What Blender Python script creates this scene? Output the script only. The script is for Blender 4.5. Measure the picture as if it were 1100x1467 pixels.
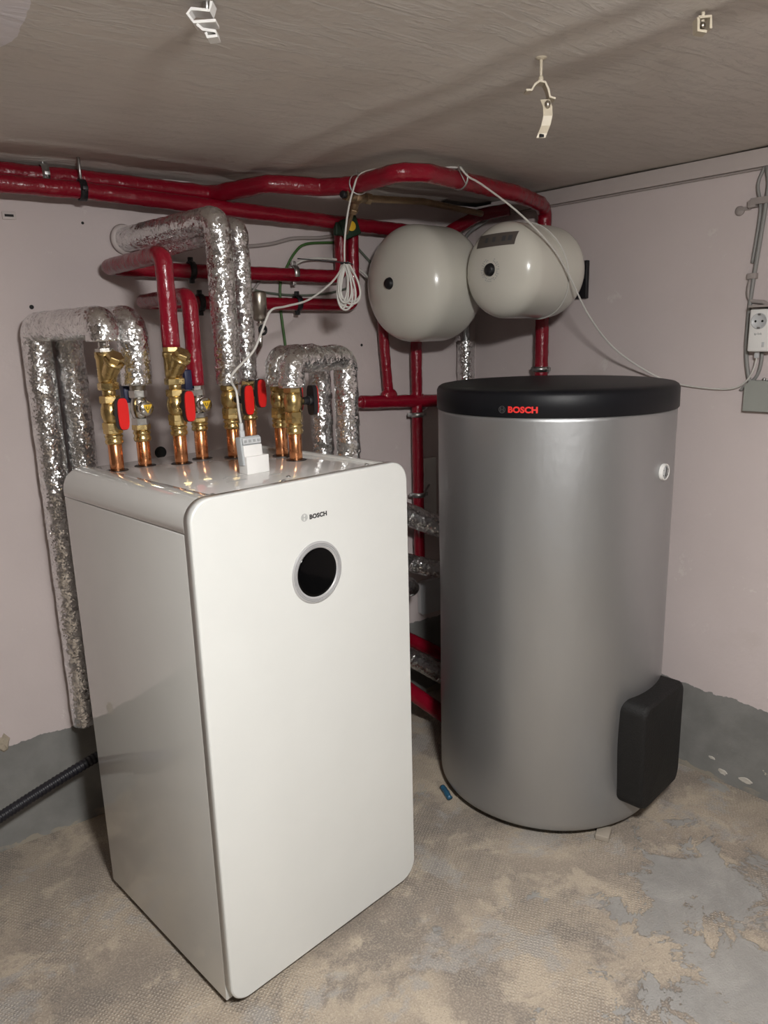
import bpy, bmesh, math, random
from mathutils import Vector, Matrix, noise
random.seed(7)
PI = math.pi
scene = bpy.context.scene
for o in list(bpy.data.objects): bpy.data.objects.remove(o, do_unlink=True)
COL = scene.collection

# ------------------------------------------------------------------ camera
cam_d = bpy.data.cameras.new('camera'); cam = bpy.data.objects.new('camera', cam_d); COL.objects.link(cam)
cam_d.sensor_fit = 'HORIZONTAL'; cam_d.sensor_width = 36.0
cam_d.lens = 36.0 * 1070.73 / 1100.0
YAW, PITCH, ROLL = 0.95417, -0.23098, -0.02760
fw = Vector((math.cos(PITCH)*math.cos(YAW), math.cos(PITCH)*math.sin(YAW), math.sin(PITCH)))
rt = Vector((math.sin(YAW), -math.cos(YAW), 0)); up = rt.cross(fw)
r2 = rt*math.cos(ROLL) + up*math.sin(ROLL); u2 = -rt*math.sin(ROLL) + up*math.cos(ROLL)
cam.matrix_world = Matrix(((r2.x, u2.x, -fw.x, 0), (r2.y, u2.y, -fw.y, 0), (r2.z, u2.z, -fw.z, 1.4842), (0, 0, 0, 1)))
cam_d.clip_start = 0.02
scene.camera = cam

# ------------------------------------------------------------------ world, light, exposure
world = bpy.data.worlds.new('world'); scene.world = world; world.use_nodes = True
world.node_tree.nodes['Background'].inputs[0].default_value = (0.6, 0.6, 0.65, 1)
world.node_tree.nodes['Background'].inputs[1].default_value = 0.02
LAMP = (0.34, -0.08, 1.915)          # bulkhead lamp screwed to the ceiling, above the frame
LAMP_POWER = 500.0
vs = scene.view_settings
vs.view_transform = 'Standard'; vs.look = 'None'; vs.gamma = 1.0; vs.use_curve_mapping = False
vs.exposure = 0.0

# ------------------------------------------------------------------ materials
MATS = {}
def newmat(name, col, rough=0.5, metal=0.0, coat=0.0, spec=0.5):
    m = bpy.data.materials.new(name); m.use_nodes = True
    b = m.node_tree.nodes['Principled BSDF']
    b.inputs['Base Color'].default_value = (*col, 1); b.inputs['Roughness'].default_value = rough
    b.inputs['Metallic'].default_value = metal; b.inputs['Coat Weight'].default_value = coat
    b.inputs['Specular IOR Level'].default_value = spec
    MATS[name] = m
    return m
class NT:
    def __init__(s, m): s.t = m.node_tree; s.n = s.t.nodes; s.b = s.n['Principled BSDF']
    def node(s, kind, **kw):
        n = s.n.new(kind)
        for k, v in kw.items(): setattr(n, k, v)
        return n
    def link(s, a, b): s.t.links.new(a, b)
    def pos(s, scale=(1, 1, 1), rot=(0, 0, 0)):
        g = s.node('ShaderNodeNewGeometry'); mp = s.node('ShaderNodeMapping')
        mp.inputs['Scale'].default_value = scale; mp.inputs['Rotation'].default_value = rot
        s.link(g.outputs['Position'], mp.inputs['Vector']); return mp.outputs[0]
    def noise(s, vec, scale, detail=4, rough=0.55, dist=0):
        n = s.node('ShaderNodeTexNoise'); n.inputs['Scale'].default_value = scale; n.inputs['Detail'].default_value = detail
        n.inputs['Roughness'].default_value = rough; n.inputs['Distortion'].default_value = dist
        s.link(vec, n.inputs['Vector']); return n.outputs['Fac']
    def voronoi(s, vec, scale, feature='F1', out='Distance'):
        n = s.node('ShaderNodeTexVoronoi'); n.feature = feature; n.inputs['Scale'].default_value = scale
        s.link(vec, n.inputs['Vector']); return n.outputs[out]
    def ramp(s, fac, stops, interp='LINEAR'):
        n = s.node('ShaderNodeValToRGB'); n.color_ramp.interpolation = interp
        e = n.color_ramp.elements
        while len(e) < len(stops): e.new(0.5)
        for el, (p, c) in zip(e, stops):
            el.position = p; el.color = (*c, 1) if len(c) == 3 else c
        s.link(fac, n.inputs[0]); return n.outputs[0]
    def step(s, fac, a, b):
        return s.ramp(fac, [(a, (0, 0, 0)), (b, (1, 1, 1))])
    def mix(s, fac, a, b, mode='MIX'):
        n = s.node('ShaderNodeMix'); n.data_type = 'RGBA'; n.blend_type = mode
        for sock, v in ((n.inputs[0], fac), (n.inputs[6], a), (n.inputs[7], b)):
            if isinstance(v, (int, float)): sock.default_value = v
            elif isinstance(v, tuple): sock.default_value = (*v, 1)
            else: s.link(v, sock)
        return n.outputs[2]
    def math(s, op, a, b=None):
        n = s.node('ShaderNodeMath'); n.operation = op
        for i, v in enumerate((a, b)):
            if v is None: continue
            if isinstance(v, (int, float)): n.inputs[i].default_value = v
            else: s.link(v, n.inputs[i])
        return n.outputs[0]
    def xyz(s, vec):
        n = s.node('ShaderNodeSeparateXYZ'); s.link(vec, n.inputs[0]); return n.outputs
    def bump(s, h, strength, dist, prev=None):
        n = s.node('ShaderNodeBump'); n.inputs['Strength'].default_value = strength; n.inputs['Distance'].default_value = dist
        s.link(h, n.inputs['Height'])
        if prev is not None: s.link(prev, n.inputs['Normal'])
        return n.outputs[0]
    def color(s, c): s.link(c, s.b.inputs['Base Color'])
    def normal(s, n): s.link(n, s.b.inputs['Normal'])
    def rough(s, r): s.link(r, s.b.inputs['Roughness'])

def wall_mat(name, zband, base):
    m = newmat(name, base, 0.75, spec=0.25); t = NT(m)
    p = t.pos(); z = t.xyz(p)[2]
    n1 = t.noise(p, 1.7, 5); n2 = t.noise(p, 9, 5); n3 = t.noise(p, 60, 3)
    col = t.mix(t.step(n1, 0.35, 0.7), tuple(c*0.95 for c in base), tuple(min(1, c*1.05) for c in base))
    stain = t.math('MULTIPLY', t.step(t.noise(p, 3.1, 6, 0.65), 0.62, 0.74), 0.35)
    col = t.mix(stain, col, (base[0]*0.86, base[1]*0.85, base[2]*0.80))
    chips = t.math('MULTIPLY', t.step(t.noise(p, 7, 7, 0.78), 0.615, 0.66), 0.45)
    col = t.mix(chips, col, (0.70, 0.66, 0.62))
    # grey oil-paint skirting with a ragged upper edge
    edge = t.math('ADD', z, t.math('ADD', t.math('MULTIPLY', t.noise(p, 7, 6, 0.7), 0.05), t.math('MULTIPLY', t.noise(p, 45, 4, 0.7), 0.016)))
    band = t.math('LESS_THAN', edge, zband + 0.033)
    gcol = t.mix(t.step(n2, 0.4, 0.65), (0.185, 0.184, 0.176), (0.23, 0.228, 0.218))
    low = t.math('LESS_THAN', t.math('ADD', z, t.math('MULTIPLY', n2, 0.09)), 0.062)
    gcol = t.mix(t.math('MULTIPLY', low, t.step(t.noise(p, 12, 5), 0.42, 0.55)), gcol, (0.30, 0.27, 0.22))
    gch = t.step(t.noise(p, 13, 5, 0.6), 0.715, 0.73)
    gcol = t.mix(gch, gcol, (0.55, 0.51, 0.41))
    t.color(t.mix(band, col, gcol))
    t.rough(t.math('SUBTRACT', 0.78, t.math('MULTIPLY', band, 0.3)))
    h = t.math('ADD', t.math('MULTIPLY', n2, 0.7), t.math('MULTIPLY', n3, 0.15))
    h = t.math('SUBTRACT', h, t.math('MULTIPLY', chips, 0.3))
    h = t.math('ADD', h, t.math('MULTIPLY', band, 0.12))
    t.normal(t.bump(h, 0.35, 0.012))
    return m
WALL = (0.575, 0.505, 0.495)
wall_mat('wall_paint_left', 0.335, WALL)
wall_mat('wall_paint_right', 0.305, WALL)
wall_mat('unseen_wall_dimmed', 0.305, (0.30, 0.275, 0.26))  # unseen walls coloured darker to cut bounce light and darken reflections

def floor_mat():
    m = newmat('concrete_floor', (0.4, 0.35, 0.3), 0.7, spec=0.3); t = NT(m); p = t.pos()
    n1 = t.noise(p, 2.4, 7, 0.62, 0.3); n2 = t.noise(p, 6.5, 7, 0.7, 0.4); n3 = t.noise(p, 190, 3, 0.7); n4 = t.noise(p, 5.5, 9, 0.72, 0.4)
    col = t.mix(t.step(n1, 0.40, 0.58), (0.25, 0.212, 0.178), (0.40, 0.335, 0.262))
    col = t.mix(t.math('MULTIPLY', t.step(n2, 0.52, 0.60), 0.75), col, (0.48, 0.405, 0.315))
    col = t.mix(t.math('MULTIPLY', t.step(t.noise(p, 3.6, 8, 0.72, 0.4), 0.52, 0.59), 0.85), col, (0.205, 0.178, 0.155))
    col = t.mix(t.math('MULTIPLY', t.step(t.noise(p, 4.8, 7, 0.7, 0.3), 0.54, 0.60), 0.65), col, (0.33, 0.32, 0.31))
    # imprinted grid of small squares that survives in patches, worn tops painted paler to strengthen the relief's shading
    q = t.xyz(t.pos((1, 1, 1), (0, 0, 0.16)))
    gx = t.math('SINE', t.math('MULTIPLY', q[0], 520)); gy = t.math('SINE', t.math('MULTIPLY', q[1], 520))
    dots = t.step(t.math('MULTIPLY', gx, gy), 0.1, 0.8)
    # remains of a grey paint film: one big patch to the right, islands elsewhere
    xyz = t.xyz(p)
    def near(cx, cy, rx, ry):
        dx = t.math('DIVIDE', t.math('SUBTRACT', xyz[0], cx), rx); dy = t.math('DIVIDE', t.math('SUBTRACT', xyz[1], cy), ry)
        return t.math('SUBTRACT', 1.0, t.math('SQRT', t.math('ADD', t.math('MULTIPLY', dx, dx), t.math('MULTIPLY', dy, dy))))
    bias = t.math('MAXIMUM', t.math('MULTIPLY', t.math('MAXIMUM', near(1.68, 0.92, 0.30, 0.30), near(1.46, 0.70, 0.34, 0.22)), 0.17), -0.085)
    pf = t.math('ADD', n4, bias)
    film = t.step(pf, 0.560, 0.568)
    gm = t.math('MULTIPLY', t.step(t.noise(p, 2.9, 4), 0.44, 0.56), t.math('SUBTRACT', 1.0, film))
    col = t.mix(t.math('MULTIPLY', t.math('MULTIPLY', dots, gm), 0.45), col, (0.60, 0.55, 0.47))
    col = t.mix(t.math('MULTIPLY', t.step(n3, 0.48, 0.66), 0.40), col, (0.62, 0.54, 0.44))
    col = t.mix(t.math('MULTIPLY', t.step(t.noise(p, 230, 3, 0.7), 0.54, 0.66), 0.5), col, (0.17, 0.15, 0.13))
    fcol = t.mix(t.step(n2, 0.4, 0.6), (0.285, 0.278, 0.266), (0.345, 0.338, 0.325))
    col = t.mix(t.math('MULTIPLY', film, 0.88), col, fcol)
    t.color(col)
    h = t.math('ADD', t.math('MULTIPLY', t.math('MULTIPLY', dots, gm), 0.30), t.math('MULTIPLY', n3, 0.40))
    h = t.math('ADD', h, t.math('MULTIPLY', n2, 0.5)); h = t.math('ADD', h, t.math('MULTIPLY', film, 0.30))
    t.normal(t.bump(h, 0.8, 0.007))
    t.rough(t.math('SUBTRACT', 0.72, t.math('MULTIPLY', film, 0.30)))
floor_mat()

def ceiling_mat():
    m = newmat('ceiling_paint', (0.42, 0.38, 0.34), 0.5, spec=0.4); t = NT(m); p = t.pos()
    s = t.pos((1.0, 5.0, 1), (0, 0, 0.45)); s2 = t.pos((5.0, 1.2, 1), (0, 0, 0.2))
    n1 = t.noise(p, 1.6, 5); n2 = t.noise(s, 9.0, 7, 0.66, 0.4); n3 = t.noise(p, 48, 4, 0.6); n4 = t.noise(s2, 6, 5, 0.6)
    col = t.mix(t.step(n1, 0.35, 0.68), (0.53, 0.49, 0.45), (0.61, 0.565, 0.52))
    x = t.xyz(p)
    dx = t.math('SUBTRACT', x[0], -0.10); dy = t.math('SUBTRACT', x[1], 1.35)
    d = t.math('SQRT', t.math('ADD', t.math('MULTIPLY', dx, dx), t.math('MULTIPLY', dy, dy)))
    d = t.math('ADD', d, t.math('MULTIPLY', t.noise(p, 9, 3), 0.03))
    col = t.mix(t.math('LESS_THAN', d, 0.425), col, (0.70, 0.665, 0.69))
    brown_edge = t.math('MULTIPLY', t.step(x[1], 1.98, 2.12), t.step(t.noise(p, 5, 5), 0.46, 0.6))  # brown patches that set in towards the left wall
    col = t.mix(t.math('MULTIPLY', brown_edge, 0.6), col, (0.25, 0.20, 0.15))
    t.color(col)
    strokes = t.step(n2, 0.50, 0.72)
    h = t.math('ADD', t.math('MULTIPLY', strokes, 0.6), t.math('ADD', t.math('MULTIPLY', n3, 0.22), t.math('MULTIPLY', n4, 0.25)))
    t.normal(t.bump(h, 0.6, 0.010))
ceiling_mat()

def foil_mat():
    m = newmat('aluminium_foil', (0.78, 0.77, 0.76), 0.2, 1.0); t = NT(m); p = t.pos()
    def facets(scale, slope):      # crumple: every cell is a little facet tilted its own way
        w = t.node('ShaderNodeTexNoise'); w.inputs['Scale'].default_value = scale*0.6; w.inputs['Detail'].default_value = 2
        t.link(p, w.inputs['Vector'])
        wv = t.node('ShaderNodeVectorMath'); wv.operation = 'SCALE'; wv.inputs['Scale'].default_value = 0.9/scale
        t.link(w.outputs['Color'], wv.inputs[0])
        pv = t.node('ShaderNodeVectorMath'); pv.operation = 'ADD'; t.link(p, pv.inputs[0]); t.link(wv.outputs[0], pv.inputs[1])
        v = t.node('ShaderNodeTexVoronoi'); v.inputs['Scale'].default_value = scale; t.link(pv.outputs[0], v.inputs['Vector'])
        a = t.node('ShaderNodeVectorMath'); a.operation = 'SUBTRACT'; t.link(v.outputs['Color'], a.inputs[0]); a.inputs[1].default_value = (0.5, 0.5, 0.5)
        b = t.node('ShaderNodeVectorMath'); b.operation = 'SUBTRACT'; t.link(pv.outputs[0], b.inputs[0]); t.link(v.outputs['Position'], b.inputs[1])
        d = t.node('ShaderNodeVectorMath'); d.operation = 'DOT_PRODUCT'; t.link(a.outputs[0], d.inputs[0]); t.link(b.outputs[0], d.inputs[1])
        return t.math('MULTIPLY', d.outputs['Value'], slope)
    h = t.math('ADD', facets(75, 0.25), facets(210, 0.42))
    t.normal(t.bump(h, 1.0, 1.0))
    t.rough(t.ramp(t.noise(p, 30, 4), [(0.3, (0.15,)*3), (0.7, (0.30,)*3)]))
    t.color(t.mix(t.step(t.noise(p, 22, 4), 0.4, 0.7), (0.88, 0.88, 0.88), (0.74, 0.73, 0.72)))
foil_mat()
def red_mat(name, c):
    m = newmat(name, c, 0.27, 0.0, 0.2); t = NT(m); p = t.pos()
    h = t.math('ADD', t.math('MULTIPLY', t.noise(p, 38, 4, 0.6, 0.8), 0.9), t.math('MULTIPLY', t.noise(p, 130, 2), 0.2))
    t.normal(t.bump(h, 0.45, 0.007))
    t.color(t.mix(t.step(t.noise(p, 5, 4), 0.35, 0.7), c, tuple(x*0.78 for x in c)))
red_mat('red_jacket', (0.24, 0.003, 0.016))
def metal_mat(name, c, rough, sc=120, strength=0.12):
    m = newmat(name, c, rough, 1.0); t = NT(m); p = t.pos()
    n = t.noise(p, sc, 3)
    t.normal(t.bump(n, strength, 0.002)); t.rough(t.ramp(t.noise(p, 40, 3), [(0.3, (rough*0.8,)*3), (0.7, (rough*1.3,)*3)]))
    t.color(t.mix(t.step(t.noise(p, 25, 3), 0.35, 0.7), c, tuple(x*0.82 for x in c)))
metal_mat('brass', (0.66, 0.49, 0.22), 0.27); metal_mat('copper', (0.80, 0.36, 0.17), 0.24, 60, 0.05)
metal_mat('chrome', (0.62, 0.60, 0.56), 0.20); metal_mat('nickel', (0.46, 0.42, 0.36), 0.34)
metal_mat('bronze', (0.34, 0.24, 0.15), 0.45); metal_mat('zinc', (0.50, 0.50, 0.49), 0.38)
def paint_mat(name, c, rough, coat=0.0, bump=0.03, sc=200, spec=0.5, metal=0.0):
    m = newmat(name, c, rough, metal, coat, spec); t = NT(m); p = t.pos()
    t.normal(t.bump(t.noise(p, sc, 2), bump, 0.002))
    t.color(t.mix(t.step(t.noise(p, 6, 4), 0.3, 0.75), c, tuple(x*0.96 for x in c)))
    return m
paint_mat('white_powder', (0.66, 0.67, 0.65), 0.34, 0.0, 0.02, 400)
paint_mat('white_gloss', (0.60, 0.60, 0.575), 0.07, 0.6, 0.006, 8)
paint_mat('white_top', (0.66, 0.65, 0.63), 0.10, 0.5, 0.01, 60)
paint_mat('vessel_enamel', (0.66, 0.64, 0.57), 0.22, 0.3, 0.03, 14)
paint_mat('black_plastic', (0.010, 0.010, 0.012), 0.42, 0, 0.05, 350)
paint_mat('black_lid', (0.005, 0.0055, 0.008), 0.46, 0, 0.06, 500, 0.3)
paint_mat('black_foam', (0.007, 0.0066, 0.0066), 0.62, 0, 0.9, 260, 0.35)
paint_mat('black_rubber', (0.008, 0.008, 0.013), 0.45, 0, 0.1, 90)
paint_mat('dark_blue_plastic', (0.008, 0.012, 0.05), 0.45)
paint_mat('red_plastic', (0.70, 0.012, 0.010), 0.38, 0, 0.02)
paint_mat('red_print', (0.85, 0.035, 0.03), 0.5); paint_mat('black_print', (0.02, 0.02, 0.022), 0.5)
paint_mat('grey_print', (0.33, 0.34, 0.34), 0.5); paint_mat('dark_grey_print', (0.06, 0.062, 0.065), 0.35)
paint_mat('yellow_label', (0.78, 0.48, 0.03), 0.5); paint_mat('green_tag', (0.008, 0.032, 0.016), 0.5)
paint_mat('white_cable', (0.60, 0.585, 0.55), 0.45); paint_mat('grey_cable', (0.25, 0.245, 0.235), 0.5)
paint_mat('green_cable', (0.05, 0.13, 0.03), 0.5); paint_mat('grey_green_cable', (0.12, 0.14, 0.11), 0.5)
paint_mat('painted_conduit', (0.34, 0.30, 0.285), 0.55)
paint_mat('white_plastic', (0.78, 0.77, 0.75), 0.35); paint_mat('light_grey_plastic', (0.52, 0.53, 0.54), 0.35)
paint_mat('mid_grey_plastic', (0.40, 0.42, 0.43), 0.4); paint_mat('junction_grey', (0.30, 0.31, 0.285), 0.5)
paint_mat('brown_label', (0.10, 0.085, 0.075), 0.45); paint_mat('painted_metal', (0.50, 0.44, 0.34), 0.4, 0, 0.3, 80)
paint_mat('painted_trim', (0.53, 0.47, 0.45), 0.55, 0, 0.1, 40); paint_mat('dark_gap', (0.012, 0.012, 0.012), 0.8)
paint_mat('plaster', (0.36, 0.31, 0.24), 0.9, 0, 0.9, 90); paint_mat('blue_film', (0.02, 0.09, 0.16), 0.35)
paint_mat('timber', (0.33, 0.29, 0.24), 0.7, 0, 0.4, 60); paint_mat('grout', (0.50, 0.47, 0.42), 0.8, 0, 0.6, 60)
paint_mat('panel_side', (0.52, 0.515, 0.495), 0.35)
newmat('display_glass', (0.0012, 0.0012, 0.0015), 0.06, 0, 0.0, 0.12)
paint_mat('bezel_metal', (0.52, 0.52, 0.53), 0.30, 0.2, 0.02, 200, 0.6, 0.35)
def jacket_mat():
    m = newmat('silver_jacket', (0.42, 0.425, 0.43), 0.43, 0.86, 0.0, 0.3); t = NT(m); p = t.pos((1, 1, 0.55))
    h = t.math('ADD', t.noise(p, 5, 4, 0.55), t.math('MULTIPLY', t.noise(p, 22, 3), 0.18))
    t.normal(t.bump(h, 0.20, 0.02))
    t.color(t.mix(t.step(t.noise(p, 2.5, 3), 0.3, 0.7), (0.40, 0.407, 0.415), (0.44, 0.447, 0.455)))
jacket_mat()
lm = newmat('lamp_glass', (0.9, 0.88, 0.84), 0.4)
lb = lm.node_tree.nodes['Principled BSDF']; lb.inputs['Emission Color'].default_value = (1.0, 0.985, 0.962, 1); lb.inputs['Emission Strength'].default_value = LAMP_POWER

# ------------------------------------------------------------------ mesh building
def frame_of(d):
    d = Vector(d).normalized()
    a = Vector((0, 0, 1)) if abs(d.z) < 0.9 else Vector((1, 0, 0))
    x = a.cross(d).normalized(); y = d.cross(x)
    return x, y, d
def nz(p, s): return noise.noise(Vector((p.x*s+3.1, p.y*s+7.7, p.z*s+1.3)))
class MB:
    def __init__(s, T=None): s.v = []; s.f = []; s.sm = []; s.T = T
    def add(s, vs, fs, smooth=False):
        o = len(s.v)
        for v in vs:
            v = Vector(v); s.v.append(tuple(s.T @ v) if s.T else tuple(v))
        for f in fs: s.f.append([i+o for i in f]); s.sm.append(smooth)
        return s
    def box(s, c, size, R=None, bevel=0.0):
        bm = bmesh.new(); bmesh.ops.create_cube(bm, size=1.0)
        for v in bm.verts: v.co = Vector((v.co.x*size[0], v.co.y*size[1], v.co.z*size[2]))
        if bevel > 0:
            bmesh.ops.bevel(bm, geom=list(bm.edges), offset=bevel, segments=3, profile=0.5, affect='EDGES')
        bm.verts.index_update()
        vs = [(R @ v.co if R else v.co) + Vector(c) for v in bm.verts]
        s.add(vs, [[v.index for v in f.verts] for f in bm.faces], bevel > 0); bm.free(); return s
    def lathe(s, prof, o, d=(0, 0, 1), seg=32, smooth=True, a0=0, close=True):
        x, y, z = frame_of(d); o = Vector(o); vs = []; fs = []; n = len(prof)
        for i, (h, r) in enumerate(prof):
            for k in range(seg):
                a = a0 + 2*PI*k/seg; vs.append(o + z*h + (x*math.cos(a) + y*math.sin(a))*max(r, 1e-5))
        for i in range(n-1):
            for k in range(seg):
                k2 = (k+1) % seg; fs.append([i*seg+k, i*seg+k2, (i+1)*seg+k2, (i+1)*seg+k])
        if close:
            fs.append([k for k in range(seg)][::-1]); fs.append([(n-1)*seg+k for k in range(seg)])
        return s.add(vs, fs, smooth)
    def cyl(s, a, b, r, seg=20, smooth=True):
        a = Vector(a); b = Vector(b); L = (b-a).length; e = min(r*0.15, L*0.2)
        return s.lathe([(0, r-e), (e, r), (L-e, r), (L, r-e)], a, b-a, seg, smooth)
    def hexa(s, a, b, r, a0=0.3, n=6):
        a = Vector(a); b = Vector(b); L = (b-a).length; e = min(0.0018, L*0.2)
        return s.lathe([(0, r*0.93), (e, r), (L-e, r), (L, r*0.93)], a, b-a, n, False, a0)
    def sphere(s, c, r, seg=20, sc=(1, 1, 1)):
        vs = []; fs = []; m = seg//2
        for i in range(m+1):
            t = PI*i/m
            for k in range(seg):
                a = 2*PI*k/seg; vs.append(Vector(c)+Vector((r*sc[0]*math.sin(t)*math.cos(a), r*sc[1]*math.sin(t)*math.sin(a), r*sc[2]*math.cos(t))))
        for i in range(m):
            for k in range(seg):
                k2 = (k+1) % seg; fs.append([i*seg+k, (i+1)*seg+k, (i+1)*seg+k2, i*seg+k2])
        return s.add(vs, fs, True)
    def tube(s, pts, r, seg=16, fillet=0.0, step=0.012, amp=0.0, ns=40.0, wrap=0.0, pitch=0.1, spline=False, taper=None):
        P = path(pts, fillet, step, spline); n = len(P)
        T = [((P[min(i+1, n-1)]-P[max(i-1, 0)]).normalized()) for i in range(n)]
        x, y, _ = frame_of(T[0]); vs = []; fs = []; acc = 0.0
        for i in range(n):
            if i:
                q = T[i-1].rotation_difference(T[i]); x = q @ x; x = (x - T[i]*x.dot(T[i])).normalized(); acc += (P[i]-P[i-1]).length
            y = T[i].cross(x)
            rb = r if taper is None else r*taper(i/(n-1))
            for k in range(seg):
                a = 2*PI*k/seg; d = x*math.cos(a)+y*math.sin(a); rr = rb
                if amp: q_ = P[i]+d*rb; rr += amp*(nz(q_, ns)+0.6*nz(q_, ns*2.3))
                if wrap: rr += wrap*(((acc/pitch + a/(2*PI)) % 1.0) - 0.5)
                vs.append(P[i]+d*rr)
        for i in range(n-1):
            for k in range(seg):
                k2 = (k+1) % seg; fs.append([i*seg+k, i*seg+k2, (i+1)*seg+k2, (i+1)*seg+k])
        fs.append([k for k in range(seg)][::-1]); fs.append([(n-1)*seg+k for k in range(seg)])
        return s.add(vs, fs, True)
    def prism(s, outline, o, x, y, z, depth, smooth=False):
        o = Vector(o); x = Vector(x); y = Vector(y); z = Vector(z); n = len(outline)
        vs = [o+x*a+y*b for a, b in outline]+[o+x*a+y*b+z*depth for a, b in outline]
        fs = [list(range(n))[::-1], [n+i for i in range(n)]]
        s.add(vs, fs, False)
        b0 = len(s.v)-2*n
        for i in range(n):
            j = (i+1) % n; s.f.append([b0+i, b0+j, b0+n+j, b0+n+i]); s.sm.append(smooth)
        return s
    def mesh(s, name):
        m = bpy.data.meshes.new(name); m.from_pydata(s.v, [], s.f); m.update()
        m.polygons.foreach_set('use_smooth', s.sm); return m
def path(pts, fillet=0.0, step=0.012, spline=False):
    pts = [Vector(p) for p in pts]
    if spline:
        out = []
        Q = [pts[0]*2-pts[1]]+pts+[pts[-1]*2-pts[-2]]
        for i in range(1, len(Q)-2):
            p0, p1, p2, p3 = Q[i-1:i+3]; m = max(2, int((p2-p1).length/step))
            for k in range(m):
                t = k/m; out.append(0.5*((2*p1)+(p2-p0)*t+(2*p0-5*p1+4*p2-p3)*t*t+(3*p1-p0-3*p2+p3)*t**3))
        out.append(pts[-1]); return out
    if fillet > 0 and len(pts) > 2:
        out = [pts[0]]
        for i in range(1, len(pts)-1):
            a = pts[i-1]-pts[i]; b = pts[i+1]-pts[i]; la, lb = a.length, b.length; a.normalize(); b.normalize()
            ang = a.angle(b)
            if ang > PI-0.03: out.append(pts[i]); continue
            t = min(fillet/math.tan(ang/2), la*0.48, lb*0.48); R = t*math.tan(ang/2)
            c = pts[i]+(a+b).normalized()*(R/math.sin(ang/2)); s0 = pts[i]+a*t-c; s1 = pts[i]+b*t-c
            m = max(4, int((PI-ang)*R/step)+1)
            for k in range(m+1):
                out.append(c+s0.normalized().slerp(s1.normalized(), k/m)*R)
        out.append(pts[-1]); pts = out
    res = [pts[0]]
    for i in range(1, len(pts)):
        L = (pts[i]-pts[i-1]).length; m = max(1, int(round(L/step)))
        if L < 1e-6: continue
        for k in range(1, m+1): res.append(pts[i-1].lerp(pts[i], k/m))
    return res

ORG = {}
def thing(name, label, cat, loc=(0, 0, 0), group=None):
    o = bpy.data.objects.new(name, None); COL.objects.link(o); o.location = loc; o.empty_display_size = 0.05
    o['label'] = label; o['category'] = cat
    if group: o['group'] = group
    ORG[o.name] = Vector(loc); return o
def part(name, mb, mat, parent=None, label=None, cat=None, group=None, kind=None, loc=None):
    me = mb.mesh(name); me.materials.append(MATS[mat])
    o = bpy.data.objects.new(name, me); COL.objects.link(o)
    if parent is not None:
        base = ORG[parent.name]; o.parent = parent; own = base
    else:
        if loc is None:
            xs = [v[0] for v in mb.v]; ys = [v[1] for v in mb.v]; zs = [v[2] for v in mb.v]
            loc = ((min(xs)+max(xs))/2, (min(ys)+max(ys))/2, min(zs))
        own = Vector(loc); o.location = loc
    me.transform(Matrix.Translation(-own)); ORG[o.name] = own
    if label: o['label'] = label
    if cat: o['category'] = cat
    if group: o['group'] = group
    if kind: o['kind'] = kind
    return o

def text_mesh(txt, size, bold=0.0, depth=0.0004, spacing=1.0):
    cu = bpy.data.curves.new('txt', 'FONT'); cu.body = txt; cu.size = size; cu.offset = bold; cu.extrude = depth/2
    cu.space_character = spacing; cu.resolution_u = 4
    ob = bpy.data.objects.new('txt', cu); COL.objects.link(ob)
    dg = bpy.context.evaluated_depsgraph_get(); me = bpy.data.meshes.new_from_object(ob.evaluated_get(dg))
    vs = [v.co.copy() for v in me.vertices]; fs = [list(p.vertices) for p in me.polygons]
    bpy.data.objects.remove(ob, do_unlink=True); bpy.data.meshes.remove(me); bpy.data.curves.remove(cu)
    x0 = min(v.x for v in vs); x1 = max(v.x for v in vs); y0 = min(v.y for v in vs); y1 = max(v.y for v in vs)
    return [Vector((v.x-(x0+x1)/2, v.y-(y0+y1)/2, v.z)) for v in vs], fs, x1-x0, y1-y0
def emblem(r, th=0.0004):
    """ring with an H-shaped armature inside, in the xy plane"""
    mb = MB(); ring = 40
    def ringmesh(r0, r1):
        vs = []; fs = []
        for k in range(ring):
            a = 2*PI*k/ring
            for rr in (r0, r1):
                for z in (0, th): vs.append((rr*math.cos(a), rr*math.sin(a), z))
        for k in range(ring):
            a = 4*k; b = 4*((k+1) % ring)
            fs += [[a+1, a+3, b+3, b+1], [a, b, b+2, a+2], [a+2, b+2, b+3, a+3], [a, a+1, b+1, b]]
        mb.add(vs, fs)
    ringmesh(r*0.84, r)
    mb.box((-r*0.30, 0, th/2), (r*0.13, r*1.35, th)); mb.box((r*0.30, 0, th/2), (r*0.13, r*1.35, th)); mb.box((0, 0, th/2), (r*0.6, r*0.16, th))
    mb.box((-r*0.57, 0, th/2), (r*0.13, r*0.9, th)); mb.box((r*0.57, 0, th/2), (r*0.13, r*0.9, th))
    return [Vector(v) for v in mb.v], mb.f

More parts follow.
